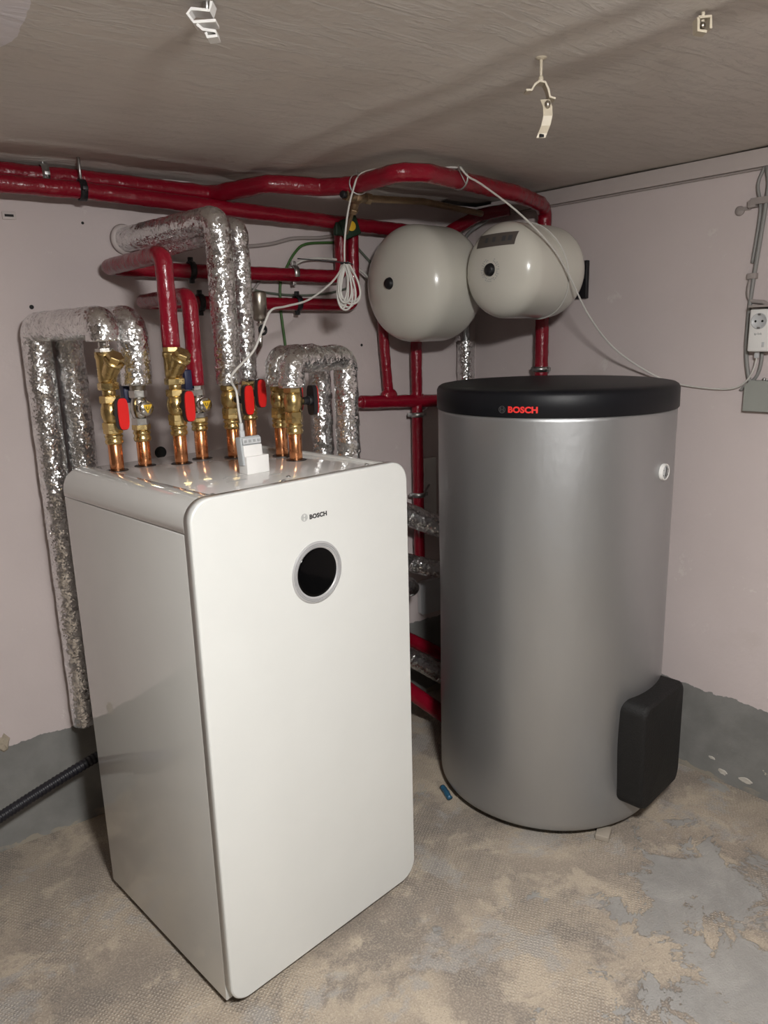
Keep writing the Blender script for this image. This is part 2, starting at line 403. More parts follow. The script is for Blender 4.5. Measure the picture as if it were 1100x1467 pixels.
# ------------------------------------------------------------------ the room
YW = 2.2906; ZC = 1.9595; RW = -0.0842
def wx(y): return 2.1807 + (y-1.2906)*math.tan(RW)
RN = Vector((-math.cos(RW), math.sin(RW), 0)); RD = Vector((math.sin(RW), math.cos(RW), 0))
def rwall(y, z, off=0.0):   # point standing off the right wall
    return Vector((wx(y), y, z)) + RN*off
X0, Y0 = -3.2, -3.4
def plan(name, pts, z0, z1, mat, label):
    mb = MB(); n = len(pts)
    vs = [(a, b, z0) for a, b in pts]+[(a, b, z1) for a, b in pts]
    mb.add(vs, [list(range(n))[::-1], [n+i for i in range(n)]]+[[i, (i+1) % n, n+(i+1) % n, n+i] for i in range(n)])
    o = part(name, mb, mat, None, label, None, None, 'structure', (pts[0][0], pts[0][1], z0)); return o
plan('floor', [(X0-.1, Y0-.1), (2.95, Y0-.1), (2.95, YW+.1), (X0-.1, YW+.1)], -0.08, 0.0, 'concrete_floor', 'worn beige concrete floor with remains of grey paint')
wall_left = plan('wall_left', [(X0-.1, YW), (wx(YW)+.1, YW), (wx(YW)+.1, YW+.1), (X0-.1, YW+.1)], 0, ZC, 'wall_paint_left', 'pinkish plastered wall behind the white unit')
wall_right = plan('wall_right', [(wx(Y0-.1), Y0-.1), (wx(Y0-.1)+.1, Y0-.1), (wx(YW)+.1, YW), (wx(YW), YW)], 0, ZC, 'wall_paint_right', 'pinkish plastered wall beside the silver tank')
plan('wall_front', [(X0-.1, Y0-.1), (wx(Y0), Y0-.1), (wx(Y0), Y0), (X0-.1, Y0)], 0, ZC, 'unseen_wall_dimmed', 'plastered wall behind the viewer')
plan('wall_back', [(X0-.1, Y0), (X0, Y0), (X0, YW), (X0-.1, YW)], 0, ZC, 'unseen_wall_dimmed', 'plastered wall at the far left of the room')
def ceiling():
    mb = MB(); nx, ny = 290, 300; xa, xb, ya, yb = X0-.1, 2.9, Y0-.1, YW+.1; vs = []
    for j in range(ny+1):
        for i in range(nx+1):
            x = xa+(xb-xa)*i/nx; y = ya+(yb-ya)*j/ny; z = ZC
            if -0.3 < x and 0.3 < y:
                # plaster ridge along a former pipe run, the slab a little higher beyond it
                l = 1.16-0.03*(y-1.0)+0.03*nz(Vector((0, y, 0)), 3.0)
                d = x-l
                z += -0.007*math.exp(-(d/0.045)**2)+0.009/(1+math.exp(-d/0.03))-0.005*math.exp(-((d+0.13+0.03*nz(Vector((0, y, 3)), 4.0))/0.035)**2)
                # broken lip where an older coat ends near the left wall
                c = 2.085+0.14*(x-0.4)*0.45+0.012*nz(Vector((x, 0, 0)), 6.0)
                e = y-c; z += -0.006*math.exp(-((e+0.01)/0.014)**2)+0.006/(1+math.exp(-e/0.008))
                z += 0.003*nz(Vector((x, y, 0)), 4.0)-0.016/(1+math.exp(-(y-2.225)/0.012))*(1 if x < 1.9 else 0)
            vs.append((x, y, z))
    fs = [[j*(nx+1)+i, (j+1)*(nx+1)+i, (j+1)*(nx+1)+i+1, j*(nx+1)+i+1] for j in range(ny) for i in range(nx)]
    o = len(vs); vs += [(xa, ya, ZC+.1), (xb, ya, ZC+.1), (xb, yb, ZC+.1), (xa, yb, ZC+.1)]
    fs += [[o, o+1, o+2, o+3]]
    mb.add(vs, fs, True)
    part('ceiling', mb, 'ceiling_paint', None, 'low rough-painted concrete ceiling', None, None, 'structure', (0, 0, ZC))
ceiling()
def trim():
    mb = MB(); a = rwall(-3.3, 0); b = rwall(2.20, 0)
    R = Matrix(((RN.x, RD.x, 0), (RN.y, RD.y, 0), (0, 0, 1)))
    m = (a+b)/2
    mb.box((m.x+RN.x*0.006, m.y+RN.y*0.006, 1.940), (0.014, (b-a).length, 0.048), R, 0.002)
    part('trim_1', mb, 'painted_trim', None, 'pinkish painted strip along the top of the right wall', None, None, 'structure')
trim()
# plaster blemishes that belong to the walls
def blob(c, n, t, rx, rz, mat, name, parent, seed, thick=0.006):
    rnd = random.Random(seed); k = 14; mb = MB(); n = Vector(n); t = Vector(t); c = Vector(c)
    ring = [(rx*(0.65+0.5*rnd.random())*math.cos(2*PI*i/k), rz*(0.65+0.5*rnd.random())*math.sin(2*PI*i/k)) for i in range(k)]
    vs = [c-n*0.002+t*a+Vector((0, 0, b)) for a, b in ring]+[c+n*thick*(0.5+rnd.random()*0.6)+t*a*0.7+Vector((0, 0, b*0.7)) for a, b in ring]+[c+n*thick*0.8]
    fs = [[i, (i+1) % k, k+(i+1) % k, k+i] for i in range(k)]+[[k+i, k+(i+1) % k, 2*k] for i in range(k)]
    mb.add(vs, fs); part(name, mb, mat, parent)
blob((0.225, YW, 0.345), (0, -1, 0), (1, 0, 0), 0.022, 0.034, 'plaster', 'exposed_plaster', wall_left, 1, 0.008)
for i, (y, z, rx, rz) in enumerate([(1.175, 0.036, 0.02, 0.012), (1.10, 0.040, 0.028, 0.012), (1.215, 0.072, 0.016, 0.007)]):
    blob(rwall(y, z), RN, RD, rx, rz, 'grout', 'paint_chip', wall_right, 5+i, 0.003)
def hole(c, n, r, parent):
    mb = MB(); mb.lathe([(-0.002, r*1.0), (0.0008, r*0.98), (0.0012, r*0.9), (0.0012, r*0.1)], c, n, 18)
    part('drill_hole', mb, 'dark_gap', parent)
hole((0.776, YW, 1.150), (0, -1, 0), 0.019, wall_left)
hole((0.457, YW, 1.588), (0, -1, 0), 0.006, wall_left); hole((0.618, YW, 1.815), (0, -1, 0), 0.004, wall_left)
hole((1.80, YW, 1.34), (0, -1, 0), 0.004, wall_left); hole((1.545, YW, 1.455), (0, -1, 0), 0.005, wall_left)

# ------------------------------------------------------------------ ceiling lamp (out of frame, lights the room)
lamp = thing('ceiling_lamp', 'round white bulkhead lamp on the ceiling above the frame', 'lamp', LAMP)
mb = MB(); mb.lathe([(0.043, 0.10), (0.01, 0.10), (0.0, 0.12), (-0.02, 0.125), (-0.024, 0.120), (-0.024, 0.113)], LAMP, (0, 0, 1), 40); part('lamp_base', mb, 'white_plastic', lamp)
mb = MB(); mb.lathe([(-0.022, 0.114), (-0.036, 0.112), (-0.052, 0.102), (-0.066, 0.082), (-0.075, 0.050), (-0.079, 0.02), (-0.080, 0.001)], LAMP, (0, 0, 1), 40); part('lamp_shade', mb, 'lamp_glass', lamp)

# ------------------------------------------------------------------ the heat pump unit
BX, BY, BYAW, BD, BH, BZ = 0.4938, 1.3680, 0.1584, 0.570, 1.1883, 0.0227
BT = Matrix.Translation((BX, BY, 0)) @ Matrix.Rotation(BYAW, 4, 'Z')
def bl(x, y, z): return BT @ Vector((x, y, z))
BN = Vector((math.sin(BYAW), -math.cos(BYAW), 0)); BXD = Vector((math.cos(BYAW), math.sin(BYAW), 0))
unit = thing('heat_pump_unit', 'tall white heat pump cabinet with rounded front and round black display', 'heat pump', (BX, BY, 0))
RC = 0.052
def rrect(w, h, r, n=10):
    out = []
    for cx, cz, a0 in ((w-r, h-r, 0), (r, h-r, PI/2), (r, r, PI), (w-r, r, 1.5*PI)):
        for k in range(n+1):
            a = a0+PI/2*k/n; out.append((cx+r*math.cos(a), cz+r*math.sin(a)))
    return out
zs = BH-0.0674   # seam between side and top shell
# side panels with the folded lower front corner, back and base
mb = MB(BT); mb.box((0.010, BD/2, (BZ+zs-0.0015)/2), (0.020, BD, zs-0.0015-BZ), None, 0.0022); part('side_panel', mb, 'white_gloss', unit)
mb = MB(BT); mb.box((0.590, BD/2, (BZ+zs-0.0015)/2), (0.020, BD, zs-0.0015-BZ), None, 0.0022); part('side_panel', mb, 'white_gloss', unit)
mb = MB(BT); mb.box((0.30, BD-0.006, (BZ+zs)/2), (0.558, 0.010, zs-BZ)); part('back_panel', mb, 'white_gloss', unit)
mb = MB(BT); mb.box((0.30, 0.014, (BZ+zs)/2), (0.558, 0.010, zs-BZ-.02)); part('inner_front', mb, 'dark_gap', unit)
mb = MB(BT); mb.box((0.30, BD/2, BZ+0.008), (0.556, BD-0.04, 0.012)); part('base_plate', mb, 'dark_gap', unit)
for sx in (0.06, 0.54):
    for sy in (0.06, BD-0.06):
        mb = MB(BT); mb.lathe([(0, 0.024), (0.006, 0.024), (0.008, 0.010), (BZ+0.004, 0.010)], (sx, sy, 0), (0, 0, 1), 20); part('foot', mb, 'black_plastic', unit)
# curved top shells left and right, running the depth of the cabinet
def shell(sgn):
    T = BT if sgn > 0 else BT @ Matrix.Translation((0.6, 0, 0)) @ Matrix.Scale(-1, 4, (1, 0, 0))
    prof = [(0, zs+0.0008)]
    for k in range(15):
        a = PI-PI/2*k/14; prof.append((RC+RC*math.cos(a), BH-RC+RC*math.sin(a)))
    prof += [(0.066, BH), (0.068, BH-0.0015), (0.068, BH-0.006), (0.066, BH-0.007), (RC, BH-0.02), (0.02, BH-0.05), (0.018, zs+0.0008)]
    n = len(prof); ys = [0.0, 0.0015, BD-0.0015, BD]; mb = MB(T); vs = []
    for j, y in enumerate(ys):
        for a, b in prof: vs.append((a, y, b))
    fs = []
    for j in range(3):
        for i in range(n):
            k = (i+1) % n; fs.append([j*n+i, (j+1)*n+i, (j+1)*n+k, j*n+k])
    fs += [list(range(n)), [3*n+i for i in range(n)][::-1]]
    if sgn < 0: fs = [f[::-1] for f in fs]
    mb.add(vs, fs, True); o = part('top_shell', mb, 'white_gloss', unit)
    return o
shell(1); shell(-1)
# top plate sits a few millimetres lower, with the pipe holes
PIPES = [(0.514, 1.843), (0.590, 1.866), (0.672, 1.831), (0.743, 1.869), (0.817, 1.832), (0.900, 1.895), (0.920, 1.757), (0.912, 1.667)]
ZT = BH-0.005
mb = MB(BT); mb.box((0.30, BD/2, ZT-0.005), (0.466, BD-0.002, 0.010), None, 0.0012); top = part('top_plate', mb, 'white_top', unit)
for (x, y) in PIPES:
    mb = MB(); mb.lathe([(-0.001, 0.0265), (0.0008, 0.0265), (0.0012, 0.0255), (0.0012, 0.014)], (x, y, ZT), (0, 0, 1), 28); part('pipe_grommet', mb, 'black_plastic', top)
for lx, ly in ((0.082, 0.02), (0.262, 0.022), (0.300, 0.055), (0.518, 0.03), (0.518, 0.54)):
    mb = MB(BT); mb.lathe([(0, 0.0055), (0.0012, 0.0052), (0.0026, 0.003), (0.0027, 0.0005)], (lx, ly, ZT), (0, 0, 1), 14); part('screw', mb, 'zinc', top)
for lx, ly, w in ((0.17, 0.16, 0.018), (0.20, 0.155, 0.010), (0.215, 0.165, 0.014), (0.235, 0.15, 0.016), (0.20, 0.11, 0.05), (0.30, 0.105, 0.03)):
    mb = MB(BT); mb.box((lx, ly, ZT+0.0002), (w, 0.005, 0.0004)); part('printed_mark', mb, 'grey_print', top)
# front panel: a rounded slab hung on the front
PW, PT = 0.600, 0.0255
def front_panel():
    out = rrect(PW, BH-BZ, RC-0.004, 12); n = len(out); mb = MB(BT)
    def inset(d): 
        cx, cz = PW/2, (BH-BZ)/2
        return [(a+(-d if a > cx else d), b+(-d if b > cz else d)) for a, b in out]
    rings = [(0.0, 0.0015), (0.0, 0.0), (-(PT-0.003), 0.0), (-(PT-0.0012), 0.0008), (-PT, 0.003)]
    vs = []
    for y, d in rings:
        for a, b in inset(d): vs.append((a, y-0.0008, BZ+b))
    fs = []
    for j in range(len(rings)-1):
        for i in range(n):
            k = (i+1) % n; fs.append([j*n+i, j*n+k, (j+1)*n+k, (j+1)*n+i])
    mb.add(vs, fs, True); mb.add(vs[:n], [list(range(n))[::-1]]); mb.add(vs[-n:], [list(range(n))])
    return part('front_panel', mb, 'white_powder', unit)
fp = front_panel()
FY = -PT-0.0008
DC = (0.304, 0.975)
mb = MB(BT); o_ = (DC[0], FY, DC[1])
mb.lathe([(-0.001, 0.0715), (0.0016, 0.071), (0.0028, 0.0685), (0.0030, 0.0665), (0.0008, 0.0660), (0.0008, 0.0652), (0.0030, 0.0648), (0.0030, 0.0628), (0.0008, 0.0624), (0.0008, 0.0616), (0.0028, 0.0612), (0.0026, 0.0592), (0.0006, 0.0560)], o_, (0, -1, 0), 72, False, 0, False)
disp = part('display_ring', mb, 'bezel_metal', unit, 'brushed silver ring around the display')
for rr_ in (0.0656, 0.0620):
    mb = MB(BT); mb.lathe([(0.0012, rr_+0.0005), (0.0014, rr_+0.0004), (0.0014, rr_-0.0004), (0.0012, rr_-0.0005)], o_, (0, -1, 0), 72, True, 0, False); part('ring_groove', mb, 'grey_print', disp)
mb = MB(BT); mb.lathe([(-0.001, 0.0565), (0.0002, 0.0565), (0.0007, 0.050), (0.0011, 0.03), (0.0012, 0.0002)], o_, (0, -1, 0), 64); part('display_glass', mb, 'display_glass', disp, 'round black display glass')
vs, fs, w, h = text_mesh('BOSCH', 0.0145, 0.0007, 0.0004, 1.06)
k = 0.0495/w; mb = MB(BT); mb.add([(0.3145+v.x*k, FY-0.0003-v.z, 1.1045+v.y*k*0.92) for v in vs], fs); part('logo_lettering', mb, 'black_print', fp, 'black brand lettering')
vs, fs = emblem(0.0085); mb = MB(BT); mb.add([(0.2755+v.x, FY-0.0002-v.z, 1.1060+v.y) for v in vs], fs); part('logo_emblem', mb, 'grey_print', fp, 'small grey round emblem')

# ------------------------------------------------------------------ the hot water tank
TX, TY, TR, TZ0, TZ1 = 1.7597, 1.5673, 0.3568, 0.0308, 1.3382
tank = thing('hot_water_tank', 'big silver cylindrical hot water tank with black lid', 'water tank', (TX, TY, 0))
def tank_jacket():
    mb = MB(); seg = 120; prof = []
    rb = TR-0.003
    prof += [(TZ0, rb-0.014), (TZ0+0.003, rb-0.006), (TZ0+0.012, rb-0.001)]
    N = 90
    for i in range(1, N+1): prof.append((TZ0+0.012+(TZ1-0.072-TZ0-0.012)*i/N, rb))
    vs = []; n = len(prof)
    for h, r in prof:
        for k in range(seg):
            a = 2*PI*k/seg; q = Vector((math.cos(a)*r, math.sin(a)*r, h*0.7)); rr = r+0.0016*nz(q, 3.5)+0.0007*nz(q, 9)
            # the foil puckers round the flange cover
            da = math.degrees((a-math.radians(-100)+PI) % (2*PI)-PI); rr += -0.007*math.exp(-(da/6)**2-((h-0.30)/0.12)**2)
            vs.append((TX+rr*math.cos(a), TY+rr*math.sin(a), h))
    fs = [[i*seg+k, i*seg+(k+1) % seg, (i+1)*seg+(k+1) % seg, (i+1)*seg+k] for i in range(n-1) for k in range(seg)]
    fs += [list(range(seg))[::-1], [(n-1)*seg+k for k in range(seg)]]
    mb.add(vs, fs, True); part('jacket', mb, 'silver_jacket', tank)
tank_jacket()
mb = MB(); z0 = TZ1-0.0745
mb.lathe([(z0, TR-0.02), (z0, TR-0.001), (z0+0.002, TR+0.001), (TZ1-0.018, TR+0.0005), (TZ1-0.009, TR-0.004), (TZ1-0.004, TR-0.012), (TZ1-0.001, TR-0.03), (TZ1+0.003, TR-0.10), (TZ1+0.004, 0.12), (TZ1+0.004, 0.001)], (TX, TY, 0), (0, 0, 1), 120)
lid = part('lid', mb, 'black_lid', tank)
def on_tank(az, z, d=0.0):
    a = math.radians(az); return Vector((TX+(TR+d)*math.cos(a), TY+(TR+d)*math.sin(a), z))
vs, fs, w, h = text_mesh('BOSCH', 0.024, 0.0011, 0.0005, 1.03); k = 0.080/w
mb = MB(); mb.add([on_tank(-151.4+math.degrees(v.x*k/TR), 1.2855+v.y*k*0.90, 0.0012+v.z) for v in vs], fs); part('logo_lettering', mb, 'red_print', lid, 'red brand lettering')
vs, fs = emblem(0.0098); mb = MB(); mb.add([on_tank(-160.6+math.degrees(v.x/TR), 1.2850+v.y, 0.0012+v.z) for v in vs], fs); part('logo_emblem', mb, 'dark_grey_print', lid, 'dark grey round emblem')
# thermometer
az = math.radians(-80.5); dn = Vector((math.cos(az), math.sin(az), 0)); dt = Vector((-math.sin(az), math.cos(az), 0)); c = on_tank(-80.5, 1.096, -0.004)
mb = MB(); mb.lathe([(0, 0.0235), (0.008, 0.0235), (0.0105, 0.0225), (0.011, 0.020), (0.009, 0.0185)], c, dn, 40, True, 0, False); th = part('thermometer', mb, 'white_plastic', tank, 'small round white dial thermometer')
mb = MB(); mb.lathe([(0.0, 0.019), (0.0088, 0.019), (0.0089, 0.001)], c, dn, 32); part('dial', mb, 'light_grey_plastic', th)
for k in range(9):
    a = -2.2+k*4.4/8; q = c+dn*0.0092+(dt*math.sin(a)+Vector((0, 0, 1))*math.cos(a))*0.0145
    if k in (0, 2, 4, 6, 8):
        mb = MB(); mb.sphere(q, 0.0014, 8); part('scale_mark', mb, 'black_print', th)
mb = MB(); mb.cyl(c+dn*0.0098+Vector((0, 0, -0.012)), c+dn*0.0098+Vector((0, 0, 0.013))+dt*0.003, 0.0012, 8); part('needle', mb, 'black_print', th)
# black foam flange cover low on the tank
def flange():
    az = math.radians(-80); n = Vector((math.cos(az), math.sin(az), 0)); t = Vector((-math.sin(az), math.cos(az), 0)); C0 = Vector((TX, TY, 0))
    out = rrect(0.262, 0.335, 0.035, 8); mb = MB(); m = len(out); rings = []
    for d, ins in ((-0.03, 0), (0.045, 0), (0.053, 0.003), (0.057, 0.009)):
        ring = []
        for a, b in out:
            a2 = a-0.131; b2 = b-0.1675; s = 1-ins/0.15
            u = a2*s; v = b2*(1-ins/0.17)
            base = math.sqrt(max(TR*TR-u*u, 0)); 
            dist = (base if d < 0 else TR-0.012*(abs(u)/0.131)**2)+d
            ring.append(C0+n*dist+t*u+Vector((0, 0, 0.272+v)))
        rings.append(ring)
    vs = [p for r in rings for p in r]; fs = []
    for j in range(3):
        for i in range(m): k = (i+1) % m; fs.append([j*m+i, j*m+k, (j+1)*m+k, (j+1)*m+i])
    mb.add(vs, fs, True)
    # curved outer face as a strip grid
    last = rings[-1]; cen = C0+n*(TR+0.058)+Vector((0, 0, 0.272))
    mb.add(last+[cen], [[i, (i+1) % m, m] for i in range(m)], True)
    part('flange_cover', mb, 'black_foam', tank, 'black foam cover block low on the side')
flange()
for a in (-105, 15, 135):
    p_ = on_tank(a, 0, -0.045); mb = MB(); mb.lathe([(0, 0.022), (0.008, 0.022), (0.010, 0.012), (TZ0+0.004, 0.012)], p_, (0, 0, 1), 18); part('foot', mb, 'black_plastic', tank)
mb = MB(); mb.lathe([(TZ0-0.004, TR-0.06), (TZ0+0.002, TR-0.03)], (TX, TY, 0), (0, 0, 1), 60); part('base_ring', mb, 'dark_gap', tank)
R = Matrix.Rotation(0.5, 3, 'Z')
mb = MB(); mb.box((1.655, 1.238, 0.009), (0.055, 0.04, 0.018), R, 0.002); part('levelling_wedge', mb, 'timber', None, 'small grey wedge under the front rim of the tank', 'wedge')
mb = MB(); mb.tube([(1.425, 1.715, 0.012), (1.413, 1.68, 0.011), (1.405, 1.655, 0.010)], 0.009, 10, step=0.006, amp=0.003, ns=60); part('plastic_scrap', mb, 'blue_film', None, 'scrap of blue plastic film on the floor beside the tank', 'scrap')

# ------------------------------------------------------------------ expansion vessels
def vessel_profile(D, L, dd, e=2.4, er=None, n=18):
    def dome(e):
        return [(dd*(1-max(math.cos(PI/2*i/n), 0)**(2/e)), D/2*max(math.sin(PI/2*i/n), 0)**(2/e)) for i in range(n+1)]
    return dome(er or e)+[(L-x, r) for x, r in dome(e)[::-1]]
def knob_at(P, d, r, parent, name='air_cap'):
    mb = MB(); mb.lathe([(-0.01, r*1.08), (0.002, r*1.08), (0.003, r*1.0), (0.009, r*0.96), (0.013, r*0.75), (0.0135, 0.001)], P, d, 24); return part(name, mb, 'black_plastic', parent)
VB = Vector((1.8375, 2.0899, 1.6514)); VD = Vector((-0.9952, -0.098, 0)).normalized(); DB, LB = 0.379, 0.335
v1 = thing('expansion_vessel', 'larger cream expansion vessel with plain rounded end and black cap', 'expansion vessel', (VB.x, VB.y, VB.z-DB/2))
mb = MB(); mb.lathe(vessel_profile(DB, LB, 0.114, 2.35, 2.0), VB, VD, 72); part('shell', mb, 'vessel_enamel', v1)
knob_at(VB+VD*(LB-0.002), VD, 0.018, v1)
mb = MB(); mb.cyl(VB+VD*0.01, VB-VD*0.05, 0.017, 20); part('connection_stub', mb, 'nickel', v1)
mb = MB(); mb.box((1.70, 2.283, 1.66), (0.05, 0.013, 0.16), None, 0.002); part('wall_bracket', mb, 'black_plastic', v1)
VS = Vector((1.989, 1.768, 1.6712)); VDS = Vector((-0.9954, -0.096, 0)).normalized(); DS, LS = 0.2865, 0.343
v2 = thing('expansion_vessel', 'smaller cream expansion vessel with dark label, hung on the right wall', 'expansion vessel', (VS.x, VS.y, VS.z-DS/2))
mb = MB(); mb.lathe(vessel_profile(DS, LS, 0.0845, 2.35), VS, VDS, 72); part('shell', mb, 'vessel_enamel', v2)
knob_at(VS+VDS*(LS-0.002), VDS, 0.018, v2)
# printed ring of text marks round the cap and the label strip, laid on the dome
def on_vessel(o, d, D, L, dd, ax, ang, lift=0.0008, e=2.35):
    x, y, z = frame_of(d)
    a = max(ax-(L-dd), 0)/dd; r = D/2*max(1-a**e, 0)**(1/e)
    q = o+d*ax+(x*math.cos(ang)+y*math.sin(ang))*r
    n = (x*math.cos(ang)+y*math.sin(ang))*((r/(D/2))**(e-1)/(D/2))+d*(a**(e-1)/dd); n.normalize()
    return q+n*lift
def dome_pt(o, d, D, L, dd, u, v, lift=0.0008, e=2.35):   # point of the end dome at lateral offsets u (right), v (up)
    up_ = Vector((0, 0, 1)); rt_ = up_.cross(d).normalized()
    r = math.hypot(u, v); a = max(1-(r/(D/2))**e, 0)**(1/e)
    return o+d*(L-dd+dd*a)+rt_*u+up_*v+d*lift
def dome_patch(us, vs_, mat, name, parent, lab=None, lift=0.0012):
    mb = MB(); nu, nv = len(us), len(vs_); P = [dome_pt(VS, VDS, DS, LS, 0.0845, u, v, lift)+Vector((0, 0, lift*0.6 if v > 0.06 else 0)) for v in vs_ for u in us]
    mb.add(P, [[j*nu+i, j*nu+i+1, (j+1)*nu+i+1, (j+1)*nu+i] for j in range(nv-1) for i in range(nu-1)], True)
    return part(name, mb, mat, parent, lab)
lin = lambda a, b, n: [a+(b-a)*i/(n-1) for i in range(n)]
lab = dome_patch(lin(-0.066, 0.078, 16), lin(0.066, 0.104, 7), 'brown_label', 'type_label', v2, 'dark brown rating label')
for i, u in enumerate((-0.03, 0.0, 0.035, 0.055)):
    dome_patch(lin(u, u+0.012, 3), lin(0.078, 0.093, 3), 'dark_grey_print', 'label_mark', lab, lift=0.002)
for k in range(30):
    a = 2*PI*k/30+0.2
    if 1.2 < a % (2*PI) < 1.75: continue
    for q_, r0 in enumerate((0.028, 0.034)):
        if (k+q_*2) % 5 == 0: continue
        ca, sa = math.cos(a)*r0, math.sin(a)*r0
        dome_patch(lin(ca-0.0018, ca+0.0018, 2), lin(sa-0.0014, sa+0.0014, 2), 'grey_print', 'printed_mark', v2)
mb = MB(); R = Matrix(((RN.x, RD.x, 0), (RN.y, RD.y, 0), (0, 0, 1)))
mb.box(rwall(1.785, 1.655, 0.010), (0.016, 0.045, 0.125), R, 0.002); mb.box(rwall(1.783, 1.672, 0.075), (0.15, 0.03, 0.03), R, 0.003); mb.lathe([(-0.012, 0.045), (0.004, 0.045), (0.004, 0.02)], VS, VDS, 28); part('wall_bracket', mb, 'black_plastic', v2)
mb = MB(); mb.cyl(VS+VDS*0.01-Vector((0, 0, 0.03)), VS-VDS*0.05-Vector((0, 0, 0.03)), 0.012, 20); part('connection_stub', mb, 'nickel', v2)

# ------------------------------------------------------------------ pipe assemblies on the unit
def copper(parent, x, y, z0, z1, r=0.0165):
    mb = MB(); mb.cyl((x, y, z0-0.03), (x, y, z1), r, 24); part('copper_pipe', mb, 'copper', parent)
def coupling(parent, x, y, z0, z1, r=0.0205):
    h = z1-z0; mb = MB()
    mb.lathe([(0, r*0.86), (h*0.04, r), (h*0.22, r*1.06), (h*0.3, r*0.94), (h*0.40, r*0.94), (h*0.46, r*1.05), (h*0.55, r*1.05), (h*0.6, r*0.92), (h*0.7, r*0.92)], (x, y, z0), (0, 0, 1), 28)
    mb.hexa((x, y, z0+h*0.66), (x, y, z1), r*1.10); part('press_coupling', mb, 'brass', parent)
def ball_valve(parent, x, y, z0, z1, mat='brass', r=0.0235, d=None, reach=0.055, grip=0.076, style='red', a0=0.35):
    h = z1-z0; mb = MB()
    mb.hexa((x, y, z0), (x, y, z0+h*0.22), r, a0)
    mb.lathe([(h*0.2, r*0.84), (h*0.3, r*0.88), (h*0.36, r*0.98), (h*0.5, r*1.02), (h*0.64, r*0.98), (h*0.7, r*0.88), (h*0.8, r*0.84)], (x, y, z0), (0, 0, 1), 28)
    mb.hexa((x, y, z1-h*0.22), (x, y, z1), r, a0)
    d = Vector(d).normalized(); c = Vector((x, y, z0+h*0.5))
    mb.cyl(c, c+d*(r*1.25), r*0.45, 18)
    v = part('ball_valve', mb, mat, parent)
    s = Vector((0, 0, 1)).cross(d).normalized()
    if style in ('red', 'dark'):
        mb = MB(); mb.cyl(c+d*r*1.0, c+d*(reach-0.004), 0.0095, 18); mb.cyl(c+d*(reach-0.016), c+d*(reach-0.003), 0.013, 18)
        out = []
        for k in range(24):
            a = 2*PI*k/24; ca, sa = math.cos(a), math.sin(a)
            out.append((0.0145*math.copysign(abs(ca)**0.55, ca)*(1-0.10*abs(sa)), grip/2*math.copysign(abs(sa)**0.45, sa)))
        mb.prism(out, c+d*(reach-0.006), s, (0, 0, 1), d, 0.013)
        part('handle', mb, 'black_plastic', v)
        mb = MB(); mb.prism([(a*0.90, b*0.96) for a, b in out], c+d*(reach+0.0065), s, (0, 0, 1), d, 0.004); part('handle_grip', mb, 'red_plastic', v, 'red handle face')
    return v, c, d, s
def label_cap(v, c, d, s, reach=0.040, r=0.0185):
    mb = MB(); mb.lathe([(0, r*0.7), (reach*0.55, r*0.7), (reach*0.6, r*0.95), (reach*0.7, r), (reach*0.92, r), (reach, r*0.9), (reach+0.0005, 0.001)], c, d, 28); part('valve_cap', mb, 'chrome', v)
    f_ = c+d*(reach+0.0012); z = Vector((0, 0, 1))
    mb = MB(); t = 0.0125; mb.prism([(-t, t*0.72), (t, t*0.72), (0, -t)], f_, s, z, d, 0.0006); part('warning_label', mb, 'yellow_label', v, 'yellow triangle with a dark symbol')
    # dark horseshoe mark
    mb = MB(); pts = [f_+d*0.0012+s*(0.0035*math.cos(a))+z*(0.0008+0.0035*math.sin(a)) for a in lin(PI, 2*PI, 9)]
    mb.tube([pts[0]+z*0.004]+pts+[pts[-1]+z*0.004], 0.0008, 6, step=0.002); part('label_symbol', mb, 'black_print', v)
def strainer(parent, x, y, z0, z1, d):
    """Y strainer: straight body with a slanting branch and hexagon cap"""
    h = z1-z0; d = Vector(d).normalized(); mb = MB()
    mb.hexa((x, y, z0), (x, y, z0+h*0.20), 0.0245, 0.1)
    mb.lathe([(h*0.18, 0.020), (h*0.3, 0.0215), (h*0.8, 0.0215), (h*0.86, 0.0235), (h, 0.0235)], (x, y, z0), (0, 0, 1), 28)
    b = Vector((x, y, z0+h*0.30)); q = (d+Vector((0, 0, 1.15))).normalized()
    mb.lathe([(-0.01, 0.016), (0.008, 0.019), (0.045, 0.0205), (0.050, 0.0205)], b, q, 28)
    st = part('strainer', mb, 'brass', parent)
    mb = MB(); mb.lathe([(0.049, 0.0235), (0.056, 0.0235)], b, q, 28); mb.hexa(b+q*0.056, b+q*0.072, 0.019, 0.4); part('strainer_cap', mb, 'brass', st)
def foil(parent, pts, r, fillet, wrap=0.0016, pitch=0.14, name='foil_insulation', amp=0.0012):
    mb = MB(); mb.tube(pts, r, 44, fillet, 0.005, amp, 70.0, wrap, pitch); return part(name, mb, 'aluminium_foil', parent)
def redtube(parent, pts, r, fillet, name='red_insulation', amp=0.0012, label=None):
    mb = MB(); mb.tube(pts, r, 24, fillet, 0.008, amp, 30.0); return part(name, mb, 'red_jacket', parent, label)
